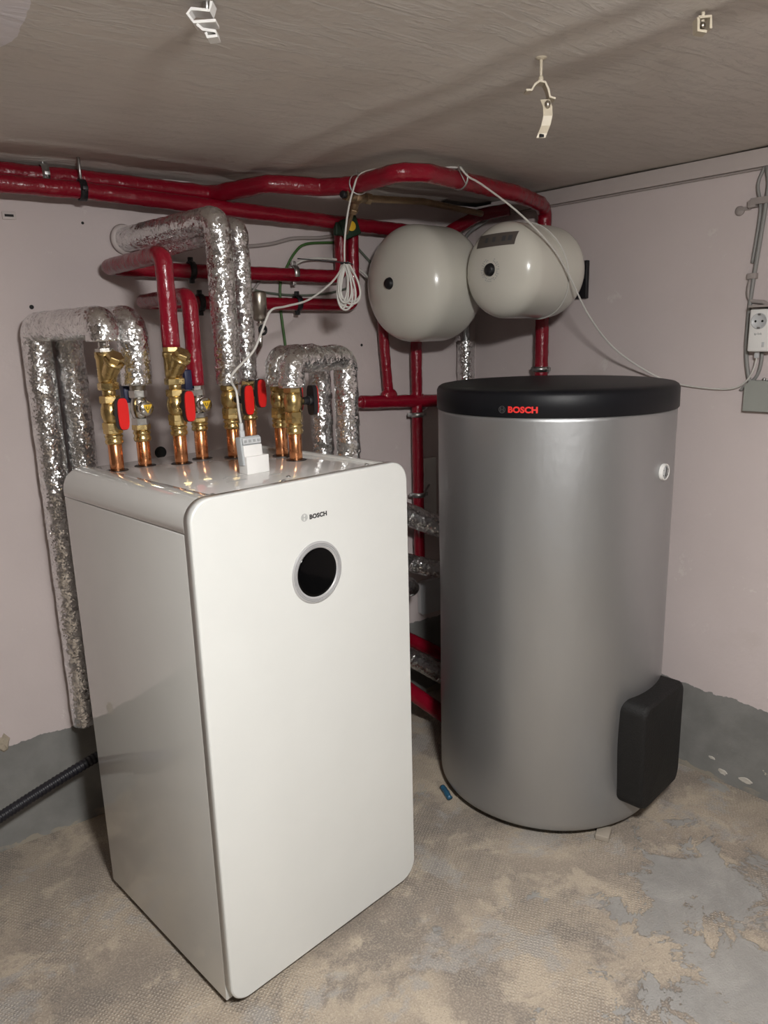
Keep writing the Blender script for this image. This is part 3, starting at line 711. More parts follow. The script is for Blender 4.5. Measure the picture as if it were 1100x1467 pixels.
def pcl(parent, P, axis, r, toward, mat='black_plastic', rod=0.05):
    """split pipe clamp with two screw lugs and the stud to the wall"""
    P = Vector(P); ax = Vector(axis).normalized(); t = Vector(toward).normalized(); s = ax.cross(t).normalized(); mb = MB()
    mb.lathe([(-0.009, r), (-0.009, r+0.0035), (0.009, r+0.0035), (0.009, r)], P, ax, 26, True, 0, False)
    for q in (1, -1):
        mb.box(P+s*q*(r+0.008), (0.014, 0.014, 0.010), Matrix((s, ax, t)).transposed(), 0.001)
        mb.cyl(P+s*q*(r+0.009)-t*0.010, P+s*q*(r+0.009)+t*0.010, 0.003, 8)
    cl = part('pipe_clamp', mb, mat, parent)
    mb = MB(); mb.cyl(P+t*(r+0.002), P+t*(r+rod), 0.004, 10); part('clamp_stud', mb, 'zinc', cl)
FRONT = tuple(BN); RIGHT = tuple(BXD)
# 1 foil pipe with strainer, leftmost
x, y = PIPES[0]
a = thing('insulated_pipe', 'leftmost foil-wrapped pipe of the white unit, with brass strainer and red valve', 'pipe', (x, y, ZT), 'pipes rising from the unit')
copper(a, x, y, ZT, 1.262); coupling(a, x, y, 1.248, 1.286)
v = ball_valve(a, x, y, 1.283, 1.364, 'brass', 0.0235, FRONT, 0.055)
mb = MB(); mb.cyl((x, y, 1.36), (x, y, 1.382), 0.0155, 20); part('nipple', mb, 'brass', a)
strainer(a, x, y, 1.377, 1.466, Vector((0.28, -0.96, 0)))
mb = MB(); mb.hexa((x, y, 1.463), (x, y, 1.474), 0.021); mb.cyl((x, y, 1.47), (x, y, 1.50), 0.013, 18); part('union_nut', mb, 'chrome', a)
foil(a, [(x, y, 1.490), (x, y, 1.533), (0.447, 2.236, 1.533), (0.449, 2.236, 0.36)], 0.0385, 0.040)
mb = MB(); mb.lathe([(-0.012, 0.012), (-0.008, 0.024), (0, 0.035), (0.02, 0.039)], (0.449, 2.236, 0.362), (0, 0, 1), 30); part('foil_end', mb, 'aluminium_foil', a)
# 2 second foil pipe with chrome valve
x, y = PIPES[1]
a = thing('insulated_pipe', 'second foil-wrapped pipe from the left, with chrome valve and yellow triangle', 'pipe', (x, y, ZT), 'pipes rising from the unit')
copper(a, x, y, ZT, 1.258); coupling(a, x, y, 1.245, 1.288)
vv = ball_valve(a, x, y, 1.285, 1.372, 'chrome', 0.022, FRONT, style='cap'); label_cap(*vv)
mb = MB(); c = Vector((x, y, 1.345)); mb.box(c+Vector((-0.018, 0.03, 0.018)), (0.024, 0.03, 0.045), None, 0.003); part('blue_lever', mb, 'dark_blue_plastic', vv[0], 'dark blue lever end')
mb = MB(); mb.cyl((x, y, 1.37), (x, y, 1.40), 0.020, 20); part('nipple', mb, 'nickel', a)
foil(a, [(x, y, 1.384), (x, y, 1.538), (0.531, 2.236, 1.533), (0.533, 2.236, 0.30)], 0.0375, 0.040)
# 3 red pipe with strainer
def wall_run_clamps(parent, z, xs):
    for i, xx in enumerate(xs): pcl(parent, (xx, 2.242, z), (1, 0, 0), 0.0225, (0, 1, 0), 'black_plastic' if i < 1 else ('zinc' if z > 1.65 else 'black_plastic'), 0.025)
x, y = PIPES[2]
a = thing('insulated_pipe', 'red-jacketed pipe with brass strainer, third from the left on the unit', 'pipe', (x, y, ZT), 'pipes rising from the unit')
copper(a, x, y, ZT, 1.268); coupling(a, x, y, 1.255, 1.294)
ball_valve(a, x, y, 1.291, 1.370, 'brass', 0.0235, FRONT, 0.055)
mb = MB(); mb.cyl((x, y, 1.366), (x, y, 1.386), 0.0155, 20); part('nipple', mb, 'brass', a)
strainer(a, x, y, 1.381, 1.462, Vector((0.28, -0.96, 0)))
mb = MB(); mb.hexa((x, y, 1.460), (x, y, 1.476), 0.021); part('union_nut', mb, 'brass', a)
redtube(a, [(x, y, 1.472), (x, y, 1.690), (0.655, 2.240, 1.692), (1.437, 2.240, 1.684), (1.440, 2.240, 1.835)], 0.0215, 0.030)
wall_run_clamps(a, 1.692, (0.905, 1.255))
# 4 red pipe with chrome valve
x, y = PIPES[3]
a = thing('insulated_pipe', 'red-jacketed pipe with chrome valve and yellow triangle, fourth from the left', 'pipe', (x, y, ZT), 'pipes rising from the unit')
copper(a, x, y, ZT, 1.270); coupling(a, x, y, 1.257, 1.292)
vv = ball_valve(a, x, y, 1.289, 1.364, 'chrome', 0.0205, FRONT, style='cap'); label_cap(*vv)
mb = MB(); c = Vector((x, y, 1.345)); mb.box(c+Vector((-0.03, -0.012, 0.045)), (0.02, 0.03, 0.05), None, 0.003); part('blue_lever', mb, 'dark_blue_plastic', vv[0], 'dark blue lever end')
mb = MB(); mb.hexa((x, y, 1.362), (x, y, 1.385), 0.0165); part('union_nut', mb, 'chrome', a)
redtube(a, [(x, y, 1.374), (x, y, 1.597), (0.742, 2.240, 1.600), (1.484, 2.240, 1.592), (1.489, 2.240, 1.85)], 0.0205, 0.030)
wall_run_clamps(a, 1.598, (0.925, 1.262))
# 5, 6 tall foil pipes that turn back into the wall
x, y = PIPES[4]
a = thing('insulated_pipe', 'tallest thick foil-wrapped pipe, fifth from the left, entering the wall', 'pipe', (x, y, ZT), 'pipes rising from the unit')
copper(a, x, y, ZT, 1.268); coupling(a, x, y, 1.258, 1.298)
ball_valve(a, x, y, 1.296, 1.376, 'brass', 0.0235, FRONT, 0.078)
foil(a, [(x, y, 1.372), (x, y, 1.778), (0.728, YW+0.01, 1.776)], 0.0335, 0.028, pitch=0.19)
mb = MB(); mb.lathe([(0, 0.043), (0.006, 0.040), (0.010, 0.034)], (0.729, YW, 1.776), (0.19, -0.98, 0), 30); part('plaster_collar', mb, 'painted_trim', a)
x, y = PIPES[5]
a = thing('insulated_pipe', 'slimmer tall foil-wrapped pipe just behind the tallest one', 'pipe', (x, y, ZT), 'pipes rising from the unit')
copper(a, x, y, ZT, 1.280); coupling(a, x, y, 1.270, 1.306)
ball_valve(a, x, y, 1.304, 1.384, 'brass', 0.0225, FRONT, 0.055)
foil(a, [(x, y, 1.376), (x, y, 1.772), (0.790, YW+0.01, 1.745)], 0.0275, 0.022, pitch=0.17)
# 7, 8 short foil pipes that bend to the right and drop behind the cabinet
x, y = PIPES[6]
a = thing('insulated_pipe', 'rear one of the two short foil-wrapped pipes at the right, brass valve', 'pipe', (x, y, ZT), 'pipes rising from the unit')
copper(a, x, y, ZT, 1.270); coupling(a, x, y, 1.258, 1.296)
ball_valve(a, x, y, 1.294, 1.370, 'brass', 0.0225, RIGHT, 0.060, style='dark')
foil(a, [(x, y, 1.366), (x, y, 1.437), (1.108, 1.860, 1.437), (1.108, 1.860, 0.05)], 0.0315, 0.035, 0.003, 0.075)
x, y = PIPES[7]
a = thing('insulated_pipe', 'front one of the two short foil-wrapped pipes at the right, brass valve', 'pipe', (x, y, ZT), 'pipes rising from the unit')
copper(a, x, y, ZT, 1.262); coupling(a, x, y, 1.250, 1.290)
ball_valve(a, x, y, 1.288, 1.372, 'brass', 0.0235, RIGHT, 0.062, style='dark')
foil(a, [(x, y, 1.366), (x, y, 1.432), (1.126, 1.752, 1.432), (1.126, 1.752, 0.05)], 0.033, 0.036, 0.003, 0.075)

# ------------------------------------------------------------------ red pipes under the ceiling and on the walls
a = thing('ceiling_pipe', 'upper red-jacketed pipe close to the wall, looping out under the ceiling', 'pipe', (0.4, 2.243, 1.90), 'red pipes along the walls')
redtube(a, [(X0+.01, 2.243, 1.924), (0.62, 2.243, 1.920), (0.985, 2.236, 1.910), (1.067, 2.030, 1.913), (1.215, 1.985, 1.908), (1.276, 1.895, 1.905), (1.290, 1.715, 1.908), (1.365, 1.690, 1.910), (1.80, 1.785, 1.908), (2.02, 1.885, 1.908), (2.085, 1.922, 1.895), (2.087, 1.926, 1.30)], 0.0245, 0.035, amp=0.0018)
pcl(a, (0.52, 2.243, 1.921), (1, 0, 0), 0.026, (0, 0, 1), 'zinc', 0.03)
pcl(a, tuple(rwall(1.927, 1.352, 0.045)), (0, 0, 1), 0.026, tuple(-RN), 'zinc', 0.03)
a = thing('ceiling_pipe', 'lower red-jacketed pipe running straight along the wall below the ceiling', 'pipe', (0.4, 2.20, 1.86), 'red pipes along the walls')
redtube(a, [(X0+.01, 2.196, 1.884), (0.60, 2.196, 1.884), (1.02, 2.205, 1.868), (1.66, 2.235, 1.848), (1.90, 2.236, 1.846), (2.03, 2.20, 1.915), (2.09, 2.10, 1.925)], 0.0225, 0.05, amp=0.0016)
pcl(a, (0.600, 2.196, 1.884), (1, 0, 0), 0.024, (0, 0, 1), 'black_plastic', 0.065)
a = thing('wall_pipe', 'red-jacketed pipe cross fixed low on the wall behind the silver tank', 'pipe', (1.75, 2.241, 1.2), 'red pipes along the walls')
redtube(a, [(1.499, 2.238, 1.257), (1.95, 2.241, 1.232)], 0.0235, 0.0)
redtube(a, [(1.757, 2.241, 1.545), (1.755, 2.241, 1.40), (1.755, 2.241, 0.62)], 0.0215, 0.0, 'red_riser')
redtube(a, [(1.604, 2.241, 1.545), (1.612, 2.241, 1.42), (1.626, 2.241, 1.25)], 0.0185, 0.05, 'red_riser')
mb = MB(); mb.tube([(1.475, 2.238, 1.2575), (1.49, 2.238, 1.257), (1.50, 2.238, 1.257)], 0.022, 20, step=0.004, taper=lambda t: 0.35+0.65*math.sqrt(t)); part('end_cap', mb, 'red_jacket', a)
for x_, z_, sx in ((1.626, 1.270, 1.5), (1.755, 1.250, 1.4)):
    mb = MB(); mb.sphere((x_, 2.241, z_), 0.026, 20, (1.35, 0.9, 1.15)); part('wrapped_joint', mb, 'red_jacket', a)
for z_ in (1.192, 0.882):
    pcl(a, (1.755, 2.241, z_), (0, 0, 1), 0.023, (0.25, 0.97, 0), 'zinc', 0.03)
    mb = MB(); mb.cyl((1.775, 2.232, z_+0.004), (1.845, 2.283, z_+0.022), 0.004, 10); part('clamp_arm', mb, 'zinc', a)
mb = MB(); a = thing('wall_pipe', 'foil-wrapped riser near the room corner behind the vessels', 'pipe', (2.0, 2.235, 1.2))
foil(a, [(2.002, 2.241, 1.46), (2.002, 2.241, 0.08)], 0.034, 0, 0.002, 0.11)
mb = MB(); mb.cyl((2.002, 2.241, 1.455), (2.002, 2.241, 1.64), 0.016, 20); part('bare_pipe', mb, 'zinc', a)
# pipes in the dark gap between cabinet and tank
def gap(label, pts, r, mat):
    t = thing('low_pipe', label, 'pipe', pts[0], 'pipes behind the cabinet and the tank')
    if mat == 'foil': foil(t, pts, r, 0.03, 0.002, 0.13)
    else: redtube(t, pts, r, 0.03)
gap('uppermost grey foil pipe in the gap between cabinet and tank', [(1.35, 2.215, 0.97), (1.627, 2.14, 0.840), (1.744, 2.10, 0.780), (1.98, 2.02, 0.66)], 0.041, 'foil')
gap('crumpled foil pipe in the middle of the gap between cabinet and tank', [(1.30, 2.21, 0.77), (1.608, 2.12, 0.663), (1.725, 2.08, 0.621), (1.98, 2.00, 0.53)], 0.033, 'foil')
gap('short foil pipe bent downwards in the gap below the crumpled one', [(1.30, 2.05, 0.62), (1.55, 2.05, 0.607), (1.60, 2.10, 0.57), (1.66, 2.25, 0.545), (1.665, 2.30, 0.545)], 0.032, 'foil')
gap('upper red pipe low in the gap between cabinet and tank', [(1.38, 2.235, 0.52), (1.661, 2.20, 0.32), (1.787, 2.16, 0.236), (1.98, 2.12, 0.11)], 0.026, 'red')
gap('lowest foil pipe in the gap between cabinet and tank', [(1.30, 2.20, 0.52), (1.599, 2.12, 0.292), (1.72, 2.08, 0.201), (1.90, 2.02, 0.065)], 0.036, 'foil')
gap('lowest red pipe just above the floor in the gap', [(1.36, 2.10, 0.37), (1.542, 2.05, 0.197), (1.66, 2.01, 0.083), (1.71, 1.99, 0.035)], 0.030, 'red')
mb = MB(); mb.box((1.845, 2.2835, 0.86), (0.062, 0.012, 0.30), None, 0.002); part('board', mb, 'white_plastic', None, 'narrow pale board leaning on the wall behind the tank', 'board', None, None, (1.845, 2.2835, 0.71))
mb = MB(); o = [(a_-0.06, b_) for a_, b_ in rrect(0.12, 0.14, 0.012, 5)]; mb.prism(o, (1.84, 2.288, 0.368), (1, 0, 0), (0, 0, 1), (0, -1, 0), 0.02); part('wall_plate', mb, 'light_grey_plastic', None, 'rounded pale plate on the wall deep in the gap', 'plate')
# bronze valve and brown pipe under the ceiling loop
a = thing('bronze_valve', 'old bronze tee valve on a thin brown pipe below the ceiling loop', 'valve', (1.26, 1.93, 1.84))
mb = MB(); P = Vector((1.300, 1.925, 1.880)); dq = Vector((0.66, 0.20, 0.012)).normalized()
mb.hexa(P-dq*0.055, P-dq*0.030, 0.016); mb.cyl(P-dq*0.034, P+dq*0.036, 0.015, 20); mb.sphere(P, 0.021, 18); mb.hexa(P+dq*0.034, P+dq*0.058, 0.017)
dn_ = Vector((0.05, 0.55, -0.65)).normalized(); mb.cyl(P, P+dn_*0.05, 0.012, 18); mb.hexa(P+dn_*0.036, P+dn_*0.05, 0.015)
part('valve_body', mb, 'bronze', a)
mb = MB(); mb.tube([P+dn_*0.045, P+dn_*0.12], 0.006, 12); part('drain_stem', mb, 'bronze', a)
mb = MB(); mb.tube([P+dq*0.05, (1.62, 2.02, 1.905), (1.97, 2.12, 1.905)], 0.0105, 14, 0.03); part('brown_pipe', mb, 'bronze', a)
mb = MB(); mb.cyl(P-dq*0.05, P-dq*0.068, 0.010, 18); part('black_cap', mb, 'black_plastic', a)
# green tag with a yellow oval
a = thing('cable_tag', 'dark green tag with a yellow oval on the red pipes', 'tag', (1.44, 2.2, 1.81))
R = Matrix.Rotation(-0.35, 3, 'Y')
mb = MB(); mb.box((1.450, 2.196, 1.838), (0.070, 0.012, 0.062), R, 0.005); mb.box((1.42, 2.205, 1.832), (0.05, 0.02, 0.04), None, 0.004); part('tag_plate', mb, 'green_tag', a)
mb = MB(); mb.lathe([(0, 0.0001), (0.0005, 0.016), (0.001, 0.0155), (0.0012, 0.0001)], (1.452, 2.1895, 1.842), (-0.1, -1, 0), 24); part('tag_oval', mb, 'yellow_label', a)
# automatic air vent
a = thing('air_vent', 'small nickel air vent canister beside the foil pipes', 'air vent', (1.008, 2.02, 1.49))
mb = MB(); P = Vector((1.012, 2.02, 1.535))
mb.lathe([(0, 0.008), (0.004, 0.018), (0.010, 0.0195), (0.024, 0.0195), (0.026, 0.0215), (0.078, 0.0215), (0.081, 0.020), (0.083, 0.0185), (0.0835, 0.001)], P, (0, 0, 1), 32); part('canister', mb, 'nickel', a)
mb = MB(); mb.cyl(P+Vector((0, 0, -0.022)), P+Vector((0, 0, 0.004)), 0.008, 16); mb.hexa(P+Vector((0, 0, -0.012)), P+Vector((0, 0, -0.004)), 0.012); part('vent_stem', mb, 'chrome', a)
mb = MB(); mb.tube([P+Vector((0.0, -0.01, -0.018))+Vector((0.010*math.cos(t_), -0.004, 0.012*math.sin(t_)-0.006)) for t_ in lin(0, 2*PI, 18)], 0.0038, 10, step=0.004); mb.sphere(P+Vector((0.002, -0.006, -0.018)), 0.009, 12); part('drain_cock', mb, 'black_plastic', a)
mb = MB(); mb.tube([P+Vector((0, 0, -0.02)), P+Vector((-0.005, 0, -0.07)), (0.96, 1.96, 1.44), (0.905, 1.90, 1.44)], 0.007, 12, 0.02); part('vent_pipe', mb, 'chrome', a)

# ------------------------------------------------------------------ radio module on the unit
a = thing('radio_module', 'small grey and white radio module standing on the white unit', 'radio module', tuple(bl(0.285, 0.165, ZT)))
mb = MB(BT); mb.box((0.2865, 0.165, ZT+0.0205), (0.062, 0.034, 0.041), None, 0.0015); part('stand', mb, 'white_plastic', a)
R = Matrix.Rotation(-0.10, 3, 'X')
mb = MB(BT); mb.box((0.279, 0.170, ZT+0.052), (0.055, 0.022, 0.066), R, 0.003); part('housing', mb, 'mid_grey_plastic', a)
mb = MB(BT); mb.box((0.281, 0.1585, ZT+0.048), (0.051, 0.006, 0.036), R, 0.002); part('front_cover', mb, 'white_plastic', a)
mb = MB(BT); mb.box((0.279, 0.1575, ZT+0.0755), (0.050, 0.003, 0.014), R, 0.001); st = part('button_strip', mb, 'light_grey_plastic', a)
for i in range(4):
    mb = MB(BT); mb.box((0.261+i*0.012, 0.1555, ZT+0.0758), (0.006, 0.0015, 0.006), R); part('button_symbol', mb, 'grey_print', st)

# ------------------------------------------------------------------ cables
def cable(label, pts, r, mat, name='cable', step=0.012, cat='cable'):
    mb = MB(); mb.tube(pts, r, 10, 0, step, spline=True); return part(name, mb, mat, None, label, cat)
Pg = bl(0.262, 0.170, ZT+0.083)
net = thing('network_cable', 'white network cable from the radio module up over the ceiling pipe', 'cable', tuple(Pg))
mb = MB(); mb.box(Pg+Vector((0, 0, 0.008)), (0.011, 0.008, 0.018), None, 0.001); mb.cyl(Pg+Vector((0, 0, 0.014)), Pg+Vector((0, 0, 0.034)), 0.005, 12); part('plug', mb, 'light_grey_plastic', net)
KC = Vector((1.222, 1.885, 1.69))     # knot of the coil
pts = [Pg+Vector((0, 0, 0.03)), Pg+Vector((-0.004, 0, 0.07)), Pg+Vector((-0.004, 0.004, 0.105)), (0.735, 1.63, 1.405), (0.81, 1.66, 1.46), (0.862, 1.69, 1.53), (0.885, 1.70, 1.555), (0.95, 1.745, 1.565), (1.05, 1.80, 1.585), (1.15, 1.84, 1.635), (1.205, 1.868, 1.68), KC]
mb = MB(); mb.tube(pts, 0.0028, 10, 0, 0.012, spline=True); part('lower_lead', mb, 'white_cable', net)
mb = MB(); mb.tube([KC, (1.224, 1.883, 1.75), (1.232, 1.872, 1.83), (1.247, 1.862, 1.89), (1.262, 1.857, 1.922), (1.288, 1.83, 1.934), (1.312, 1.77, 1.930), (1.330, 1.735, 1.928), (1.37, 1.722, 1.930), (1.44, 1.728, 1.934), (1.475, 1.712, 1.938), (1.50, 1.692, 1.935)], 0.0028, 10, 0, 0.012, spline=True); part('upper_lead', mb, 'white_cable', net)
for i in range(8):   # hanks of the coil below the knot
    w = 0.010+0.0042*i; L = 0.105+0.004*((i*5) % 7); off = (i-3.5)*0.0045; tw = 0.5*(i-3.5)/3.5
    loop = []
    for k in range(17):
        t_ = PI*2*k/16; s_ = math.sin(t_)
        px = w*math.sin(t_)*(0.35+0.65*(1-math.cos(t_))/2)+off*(1-math.cos(t_))/2
        loop.append(KC+Vector((px*0.81+0.004*math.cos(i), -px*0.58-0.006*math.cos(i*2.1)-0.004*s_, -L*(1-math.cos(t_))/2)))
    mb = MB(); mb.tube(loop, 0.0030, 8, 0, 0.01, spline=True); part('coil_loop', mb, 'white_cable', net)
mb = MB(); mb.tube([KC+Vector((0.02, -0.012, -0.004)), KC+Vector((0, -0.012, 0)), KC+Vector((-0.06, 0.01, 0.006)), KC+Vector((-0.125, 0.05, 0.013))], 0.0016, 8, spline=True); mb.lathe([(-0.003, 0.011), (-0.003, 0.0125), (0.003, 0.0125), (0.003, 0.011)], KC, (0, 0, 1), 18, True, 0, False); part('cable_tie', mb, 'black_plastic', net, 'black cable tie with a long tail')
for q in ((1.276, 1.878, 1.905), (1.505, 1.712, 1.91)):
    mb = MB(); qv = Vector(q); mb.lathe([(-0.003, 0.0275), (-0.003, 0.0295), (0.003, 0.0295), (0.003, 0.0275)], qv, (0.3, 0.9, 0) if q[0] < 1.4 else (0.95, 0.3, 0), 24, True, 0, False)
    e = qv+Vector((-0.02, -0.022, 0.018)); mb.cyl(e, e+Vector((-0.010, -0.012, 0.010)), 0.0016, 8); mb.cyl(e, e+Vector((0.014, -0.012, -0.035)), 0.0016, 8); part('cable_tie', mb, 'zinc', net, 'wire tie round the pipe')
cable('white cable slanting down from the ceiling pipe over the small vessel to the adapter', [(1.49, 1.692, 1.937), (1.515, 1.684, 1.912), (1.552, 1.67, 1.893), (1.651, 1.63, 1.824), (1.752, 1.60, 1.740), (1.821, 1.585, 1.660), (1.905, 1.57, 1.534), (2.010, 1.55, 1.429), (2.112, 1.49, 1.349), tuple(rwall(1.425, 1.315, 0.014)), tuple(rwall(1.342, 1.303, 0.012)), tuple(rwall(1.244, 1.302, 0.012)), tuple(rwall(1.195, 1.328, 0.018)), tuple(rwall(1.172, 1.372, 0.026)), tuple(rwall(1.168, 1.402, 0.028))], 0.0028, 'white_cable')
ring = []
for k in range(41):
    t_ = 2*PI*k/40; d = 0.5*DS+0.0022; ax = 0.150+0.045*math.cos(t_)
    x_, y_, z_ = frame_of(VDS); ring.append(VS+VDS*ax+(x_*math.sin(t_)+Vector((0, 0, 1))*math.cos(t_))*d)
cable('thin pale wire looped around the small vessel', ring, 0.0022, 'white_cable', 'wire', cat='wire')
yb = YW-0.008
cable('green earth cable dropping down the wall behind the foil pipes', [(1.44, yb, 1.80), (1.33, yb, 1.79), (1.285, yb, 1.76), (1.25, yb, 1.71), (1.225, yb-0.0, 1.66), (1.222, yb, 1.58), (1.225, yb, 1.53), (1.233, yb, 1.44), (1.25, yb, 1.20)], 0.0045, 'green_cable')
cable('grey cable waving along the wall above the red pipes', [(0.98, yb, 1.775), (1.10, yb, 1.773), (1.20, yb, 1.785), (1.28, yb, 1.805), (1.38, yb, 1.812), (1.46, yb, 1.825)], 0.006, 'painted_conduit')
cable('pale cable arching behind the white coil towards the large vessel', [(1.245, yb-0.03, 1.705), (1.30, yb-0.03, 1.735), (1.38, yb-0.04, 1.742), (1.46, yb-0.05, 1.73), (1.53, yb-0.05, 1.695), (1.57, yb-0.03, 1.66)], 0.0042, 'white_cable')
cable('thin grey cable sagging along the wall between the two red pipes', [(0.98, yb, 1.66), (1.06, yb, 1.655), (1.17, yb, 1.633), (1.30, yb, 1.625), (1.42, yb, 1.635), (1.54, yb, 1.665)], 0.0038, 'grey_green_cable')
cable('short slanting cable on the wall beside the air vent', [(1.095, yb, 1.60), (1.13, yb, 1.645), (1.16, yb, 1.675), (1.20, yb, 1.70)], 0.0045, 'painted_conduit')
cable('dark green cable slipping behind the large vessel', [(1.50, yb, 1.82), (1.56, yb, 1.765), (1.64, yb, 1.70)], 0.0042, 'grey_green_cable')
cable('thin brown cable along the underside of the wall strip', [tuple(rwall(-3.2, 1.911, 0.006)), tuple(rwall(0.3, 1.912, 0.006)), tuple(rwall(1.2, 1.912, 0.006)), tuple(rwall(1.9, 1.912, 0.006)), tuple(rwall(2.17, 1.912, 0.008))], 0.0034, 'painted_conduit')
cable('grey cable hanging in the corner above the small vessel', [tuple(rwall(2.19, 1.925, 0.01)), tuple(rwall(2.22, 1.90, 0.02)), (2.03, 2.25, 1.86), (1.99, 2.262, 1.80), (1.975, 2.27, 1.72)], 0.007, 'grey_cable')
# black corrugated hose low on the left
hose = thing('corrugated_hose', 'black corrugated hose sloping down behind the white cabinet at the left', 'hose', (0.0, 2.12, 0.16))
def corrugated(pts, r):
    P = path(pts, 0, 0.0028, True); mb = MB(); seg = 18; n = len(P); vs = []; fs = []
    for i in range(n):
        T_ = (P[min(i+1, n-1)]-P[max(i-1, 0)]).normalized(); x_, y_, _ = frame_of(T_); rr = r*(1.0 if (i//2) % 2 else 0.90)
        for k in range(seg): a_ = 2*PI*k/seg; vs.append(P[i]+(x_*math.cos(a_)+y_*math.sin(a_))*rr)
    fs = [[i*seg+k, i*seg+(k+1) % seg, (i+1)*seg+(k+1) % seg, (i+1)*seg+k] for i in range(n-1) for k in range(seg)]+[list(range(seg))[::-1], [(n-1)*seg+k for k in range(seg)]]
    mb.add(vs, fs, True); return mb
part('hose_tube', corrugated([(-0.30, 2.05, 0.105), (0.0, 2.115, 0.155), (0.172, 2.141, 0.203), (0.455, 2.171, 0.272), (0.75, 2.19, 0.32)], 0.0165), 'black_rubber', hose)
mb = MB(); mb.tube([(-0.06, 2.10, 0.142), (0.10, 2.13, 0.180), (0.160, 2.139, 0.197)], 0.024, 20, 0, 0.01); part('hose_sleeve', mb, 'dark_blue_plastic', hose)

# ------------------------------------------------------------------ electrics on the right wall
RR = Matrix(((RN.x, -RD.x, 0), (RN.y, -RD.y, 0), (0, 0, 1)))   # local x: off the wall, local y: to the right in view
def rw(y, z, off): return rwall(y, z, off)
ad = thing('powerline_adapter', 'white powerline adapter with a socket plugged into the right wall', 'adapter', tuple(rw(1.155, 1.42, 0)))
mb = MB(); mb.box(rw(1.153, 1.4715, 0.035), (0.042, 0.066, 0.118), RR, 0.005); part('adapter_body', mb, 'white_plastic', ad)
def disc(y, z, off, prof, mat, name, parent):
    mb = MB(); mb.lathe(prof, rw(y, z, off), RN, 32); return part(name, mb, mat, parent)
so = disc(1.158, 1.497, 0.0555, [(0, 0.0225), (0.0015, 0.0225), (0.0015, 0.020), (0.0008, 0.0195), (0.0008, 0.001)], 'light_grey_plastic', 'socket', ad)
for dy in (-0.0095, 0.0095): disc(1.158+dy, 1.497, 0.0565, [(0, 0.003), (0.0006, 0.003)], 'dark_gap', 'socket_hole', so)
for dz in (-0.0185, 0.0185):
    mb = MB(); mb.box(rw(1.158, 1.497+dz, 0.0568), (0.002, 0.008, 0.005), RR); part('earth_clip', mb, 'zinc', so)
vs, fs, w, h = text_mesh('tp-link', 0.0085, 0.0001, 0.0003, 1.0)
mb = MB(); mb.add([rw(1.158, 1.4615, 0.0563)-RD*v.x+Vector((0, 0, v.y))+RN*v.z for v in vs], fs); part('adapter_lettering', mb, 'grey_print', ad)
mb = MB(); mb.box(rw(1.142, 1.432, 0.0565), (0.001, 0.007, 0.014), RR, 0.0003); part('pair_button', mb, 'light_grey_plastic', ad)
mb = MB(); mb.box(rw(1.168, 1.405, 0.028), (0.010, 0.012, 0.022), RR, 0.001); part('network_plug', mb, 'light_grey_plastic', ad)
mb = MB(); mb.box(rw(1.15, 1.475, 0.008), (0.016, 0.075, 0.11), RR, 0.002); so2 = part('wall_socket', mb, 'junction_grey', None, 'grey wall socket behind the white adapter', 'socket')
mb = MB(); mb.box(rw(1.150, 1.5385, 0.034), (0.056, 0.080, 0.006), RR, 0.001); part('socket_flap', mb, 'painted_conduit', so2)
jb = thing('junction_box', 'square grey junction box on the right wall below the adapter', 'junction box', tuple(rw(1.145, 1.25, 0)))
o = [(-0.045, -0.045), (0.045, -0.045), (0.045, 0.045), (-0.030, 0.045), (-0.045, 0.030)]
mb = MB(); mb.prism([(a_, b_) for a_, b_ in o], rw(1.152, 1.284, 0), -RD, (0, 0, 1), RN, 0.026); part('box_body', mb, 'junction_grey', jb)
mb = MB(); mb.prism([(a_*0.97, b_*0.97) for a_, b_ in o], rw(1.152, 1.284, 0.026), -RD, (0, 0, 1), RN, 0.004); part('box_lid', mb, 'junction_grey', jb)
for dy in (0.006,): 
    mb = MB(); mb.cyl(rw(1.152-dy, 1.327, 0.018), rw(1.152-dy, 1.337, 0.018), 0.004, 10); mb.cyl(rw(1.152-dy-0.008, 1.327, 0.018), rw(1.152-dy-0.008, 1.335, 0.018), 0.003, 10); part('screw', mb, 'zinc', jb)
cable('grey power cable running down the right wall to the junction box', [tuple(rw(1.193, 1.915, 0.01)), tuple(rw(1.183, 1.87, 0.012)), tuple(rw(1.185, 1.81, 0.014)), tuple(rw(1.196, 1.70, 0.010)), tuple(rw(1.206, 1.58, 0.010)), tuple(rw(1.209, 1.49, 0.010)), tuple(rw(1.205, 1.40, 0.012)), tuple(rw(1.190, 1.33, 0.014)), tuple(rw(1.18, 1.318, 0.014))], 0.006, 'grey_cable')
cable('second thinner grey cable looping beside the power cable below the strip', [tuple(rw(1.198, 1.915, 0.010)), tuple(rw(1.212, 1.87, 0.012)), tuple(rw(1.200, 1.815, 0.012)), tuple(rw(1.202, 1.76, 0.010)), tuple(rw(1.212, 1.66, 0.008))], 0.0045, 'grey_cable')
cable('painted brown cable curving into the wall above the adapter', [tuple(rw(1.213, 1.615, 0.008)), tuple(rw(1.216, 1.58, 0.009)), tuple(rw(1.205, 1.555, 0.010)), tuple(rw(1.17, 1.55, 0.010)), tuple(rw(1.14, 1.535, 0.010)), tuple(rw(1.08, 1.53, 0.010))], 0.006, 'painted_conduit')
cable('grey cable curving from the adapter back to the junction box', [tuple(rw(1.16, 1.415, 0.012)), tuple(rw(1.162, 1.37, 0.012)), tuple(rw(1.175, 1.335, 0.010)), tuple(rw(1.21, 1.305, 0.008)), tuple(rw(1.215, 1.298, 0.008))], 0.005, 'grey_cable')
sr = thing('strap_clip', 'pale metal strap clip holding the cables high on the right wall', 'clip', tuple(rw(1.2, 1.80, 0)))
